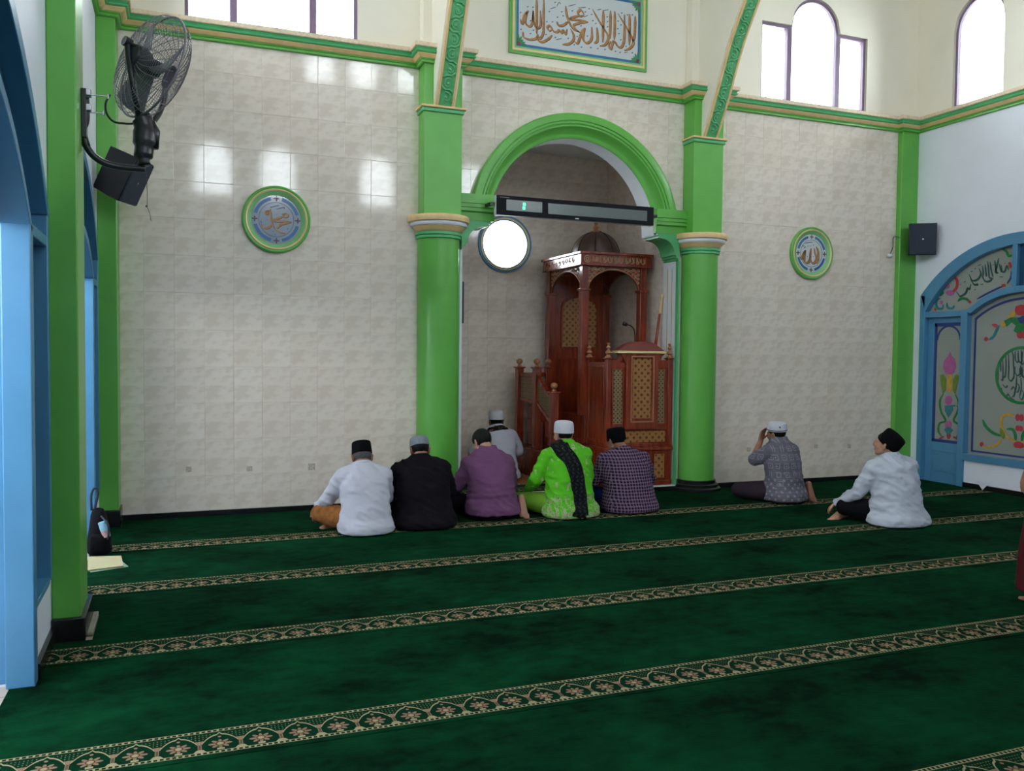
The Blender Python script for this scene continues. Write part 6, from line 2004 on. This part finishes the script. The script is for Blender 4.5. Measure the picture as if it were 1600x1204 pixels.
# 6 man in grey batik hiding his face
HY = .115
rB, smB, HMB, soB = person('seated man in grey geometric batik shirt and white cap covering his face with his hands', (5.80, -1.06, 0), 6, hc=.615, L=.09, ws=1.0, hd=(-.005, .125, .68), pitch=10, yaw=10, roll=-6, skin='tan', sleeve=.5,
       arms=[A((-.245, .20, .42), (-.085, .27, .60), (.18, -.12, 1), (.2, -1, -.1), .22), A((.24, .24, .42), (.075, .275, .60), (-.16, -.12, 1), (-.2, -1, -.1), .22)], legs=TAW(.30, .22), shirt=YBATIK, pants=DARKBR, cap=[(.044, .07, .09), (.042, .0845, .1035), (.050, .0855, .1045), (.10, .0835, .1025), (.122, .081, .100), (.128, .072, .09), (.130, .03, .04), (.130, .004, .005)], cap_mat=KNIT, cap_tilt=12, hem=.02, hemz=.03, hair_args=dict(back=-.075))
capB = next(c for c in rB.children if c.name.startswith('cap'))
pchild('cap_band', cap_mesh(HMB, [(.050, .04, .06), (.050, .0863, .1053), (.057, .0863, .1053), (.057, .04, .06)], 12), VELVET, rB, capB)
eb = Blob(); _T = HMB @ Matrix.Rotation(math.radians(12), 4, 'X'); eb.ell(_T @ Vector((-.058, -.082, .092)), (.009, .005, .013), HMB)
pchild('cap_emblem', eb.mesh('cap_emblem', .003, 1), VELVET, rB, capB)
# 7 man in white shirt at right
person('seated man in white shirt and tall black cap at the right, nearest the camera', (6.01, -2.33, 0), 2, hc=.60, L=.09, ws=1.22, hd=(-.025, .125, .70), pitch=-9, yaw=24, skin='light',
       arms=[A((-.29, .18, .27), (-.315, .40, .15), (-.1, .6, -.5), (.3, -.6, -.5)), A((.29, .16, .28), (.24, .37, .18))], legs=CROSS(.32, .33, (-.27, .38, .075)), shirt=WHITE2, pants=BLACKT, cap=[(.012, .07, .09), (.008, .0865, .106), (.016, .088, .108), (.12, .078, .100), (.132, .066, .094), (.136, .03, .06), (.137, .004, .006)], cap_mat=VELVET, cap_tilt=32, crest=.016, hem=.045, wr=1.6)
# 8 leader in the niche
rI, smI, HMI, soI = person('man in white cap and white shirt with dark shawl sitting alone inside the niche', (3.42, .90, .068), 0, hc=.575, L=.08, ws=1.0, hd=(-.005, .115, .64), pitch=8, skin='brown',
       arms=[A((-.27, .14, .28), (-.25, .34, .18)), A((.275, .10, .29), (.22, .34, .18))], legs=CROSS(.28, .24), shirt=WHITE, pants=BROWN, skirt=True, pants_name='sarong', cap=KOPIAH, cap_mat=KNIT, cap_tilt=6, hem=.03, sleeve=.5)

# scarf of the man in green: draped over the left shoulder and down the back
def drape(root, me, path, width, mat, name, lift=.010, front=True):
    bv = BVHTree.FromPolygons([v.co.copy() for v in me.vertices], [tuple(p.vertices) for p in me.polygons])
    raw = []
    for e in path:
        if e[0] == 't':
            h = bv.ray_cast(Vector((e[1], e[2], 2)), Vector((0, 0, -1)))[0]
            raw.append(h if h is not None else Vector((e[1], e[2], .5)))
        else:
            h = bv.ray_cast(Vector((e[0], -1, e[1])), Vector((0, 1, 0)))[0]
            raw.append(h if h is not None else Vector((e[0], 0, e[1])))
    ctr = smooth_pts(raw, 6)
    ntop = 6 * sum(1 for e in path if e[0] == 't')
    rows = []
    n = len(ctr)
    for i, p in enumerate(ctr):
        row = []
        t = (ctr[min(i + 1, n - 1)] - ctr[max(i - 1, 0)]).normalized(); s = Vector((-t.z, 0, t.x)) if i >= ntop else Vector((-t.y, t.x, 0)) * -1
        s = s.normalized() if s.length > .01 else Vector((1, 0, 0))
        if s.x < 0: s = -s
        w = width(i / (n - 1))
        for j in range(9):
            f = (j / 8 - .5) * w
            q = p + s * f
            if i < ntop: hit, nr, _, _ = bv.ray_cast(Vector((q.x, q.y, 2.0)), Vector((0, 0, -1)))
            else: hit, nr, _, _ = bv.ray_cast(Vector((q.x, -1.0, q.z)), Vector((0, 1, 0)))
            if hit is None:
                h2, n2, _, _ = bv.find_nearest(q); hit, nr = h2, n2
            d = hit + nr * (lift + .004 * math.sin(j * 1.9 + i * .2))
            if d.z < .012: d.z = .012
            row.append(d)
        rows.append(row)
    # let the surface ride smoothly
    for _ in range(3):
        for i in range(1, n - 1):
            for j in range(9): rows[i][j] = rows[i][j] * .5 + (rows[i - 1][j] + rows[i + 1][j]) * .25
    vs = [v for r in rows for v in r]; N = len(vs)
    vs2 = [v + Vector((0, .006, -.004)) for v in vs]
    fs = [(i * 9 + j, i * 9 + j + 1, (i + 1) * 9 + j + 1, (i + 1) * 9 + j) for i in range(n - 1) for j in range(8)]
    fs += [tuple(N + q for q in reversed(f)) for f in fs]
    ed = [j for j in range(8)] + [i * 9 + 8 for i in range(n - 1)] + [(n - 1) * 9 + 8 - j for j in range(8)] + [(n - 1 - i) * 9 for i in range(n - 1)]
    fs += [(ed[i], ed[(i + 1) % len(ed)], N + ed[(i + 1) % len(ed)], N + ed[i]) for i in range(len(ed))]
    m = bpy.data.meshes.new(name); m.from_pydata([tuple(v) for v in vs + vs2], [], fs); m.update(); m.polygons.foreach_set('use_smooth', [True] * len(fs))
    return pchild(name, m, mat, root)
drape(rG, smG, [('t', -.12, .20), ('t', -.115, .13), ('t', -.10, .075), (-.075, .585), (-.035, .53), (-.005, .43), (.01, .31), (.015, .19), (.005, .09), (-.02, .02)], lambda f: .12 + .025 * math.sin(f * PI) + (.04 if f > .93 else 0), SCARF, 'scarf')
SB = Blob(); SB.chain([(-.10, .19, .34), (-.12, .16, .44), (-.135, .08, .505), (-.10, .03, .548), (-.045, .0, .575), (.04, .0, .578), (.09, .03, .552), (.115, .09, .515), (.10, .17, .44), (.09, .19, .36)], [.024, .03, .034, .034, .032, .032, .032, .03, .03, .024])
pchild('shawl', SB.mesh('shawl', .009, 3, .5, lambda p: noise.noise(p * 22) * .005), SHAWL, rI)

# 9 person standing at the right edge of the frame
def stander():
    loc = Vector((5.012, -4.595, 0))
    root = empty('person', loc, 'person standing at the right edge in a maroon sarong, only hand and foot in view', 'person')
    B = Blob()
    B.loft([(0, 0, .84, .16, .11), (0, 0, .95, .165, .115), (0, .01, 1.1, .145, .10), (0, .0, 1.28, .17, .11), (0, -.005, 1.36, .15, .09), (0, 0, 1.42, .07, .065), (0, .01, 1.47, .058, .058)])
    HM = head_frame((0, .04, 1.585), 4, 0); head(B, HM, (0, .01, 1.46))
    S = Blob(); S.loft([(0, 0, .80, .195, .145), (0, 0, .95, .19, .14), (0, .01, 1.1, .172, .128), (0, 0, 1.28, .192, .132), (0, -.005, 1.37, .155, .105), (0, 0, 1.425, .085, .08)])
    for s in (-1, 1):
        sh = Vector((s * .18, -.005, 1.33)); el = Vector((s * .235, -.01, 1.04)); w = Vector((s * .245, .05, .81))
        if s > 0: w = Vector((.25, .05, .81))
        B.chain([sh, sh.lerp(el, .5), el, el.lerp(w, .4), w], [.056, .049, .040, .037, .026]); hand(B, w, (0, .12, -1), (-s, 0, 0), -s, .18)
        hip, kn, an = Vector((s * .09, 0, .86)), Vector((s * .095, .03, .47)), Vector((s * .10, -.01, .085))
        B.chain([hip, hip.lerp(kn, .5), kn, kn.lerp(an, .35), an], [.095, .08, .058, .055, .036]); foot(B, an, (s * .15, 1, -.03), (0, .05, 1), s)
        S.ell(sh, .078); S.chain([sh, sh.lerp(el, .5), sh.lerp(el, .8)], [.076, .072, .068])
    me = B.mesh('body', .0072, 2); face_slots(me, HM); pchild('body', me, [SKIN['tan'], LIP, EYEW, PUPIL], root)
    pchild('shirt', S.mesh('shirt', .012, 4, .5, lambda p: noise.noise(p * 9) * .006), DKGREEN, root)
    K = Blob(); K.loft([(0, .02, .075, .25, .18), (0, .02, .10, .253, .182), (0, .02, .3, .242, .175), (0, .01, .5, .225, .165), (0, 0, .72, .195, .15), (0, 0, .92, .178, .13), (0, 0, .94, .165, .12)])
    pchild('sarong', K.mesh('sarong', .012, 3, .5, lambda p: noise.noise(Vector((p.x * 16, p.y * 16, p.z * 2))) * .010), MAROON, root)
    pchild('hair', hair_mesh(HM), HAIR, root)
stander()
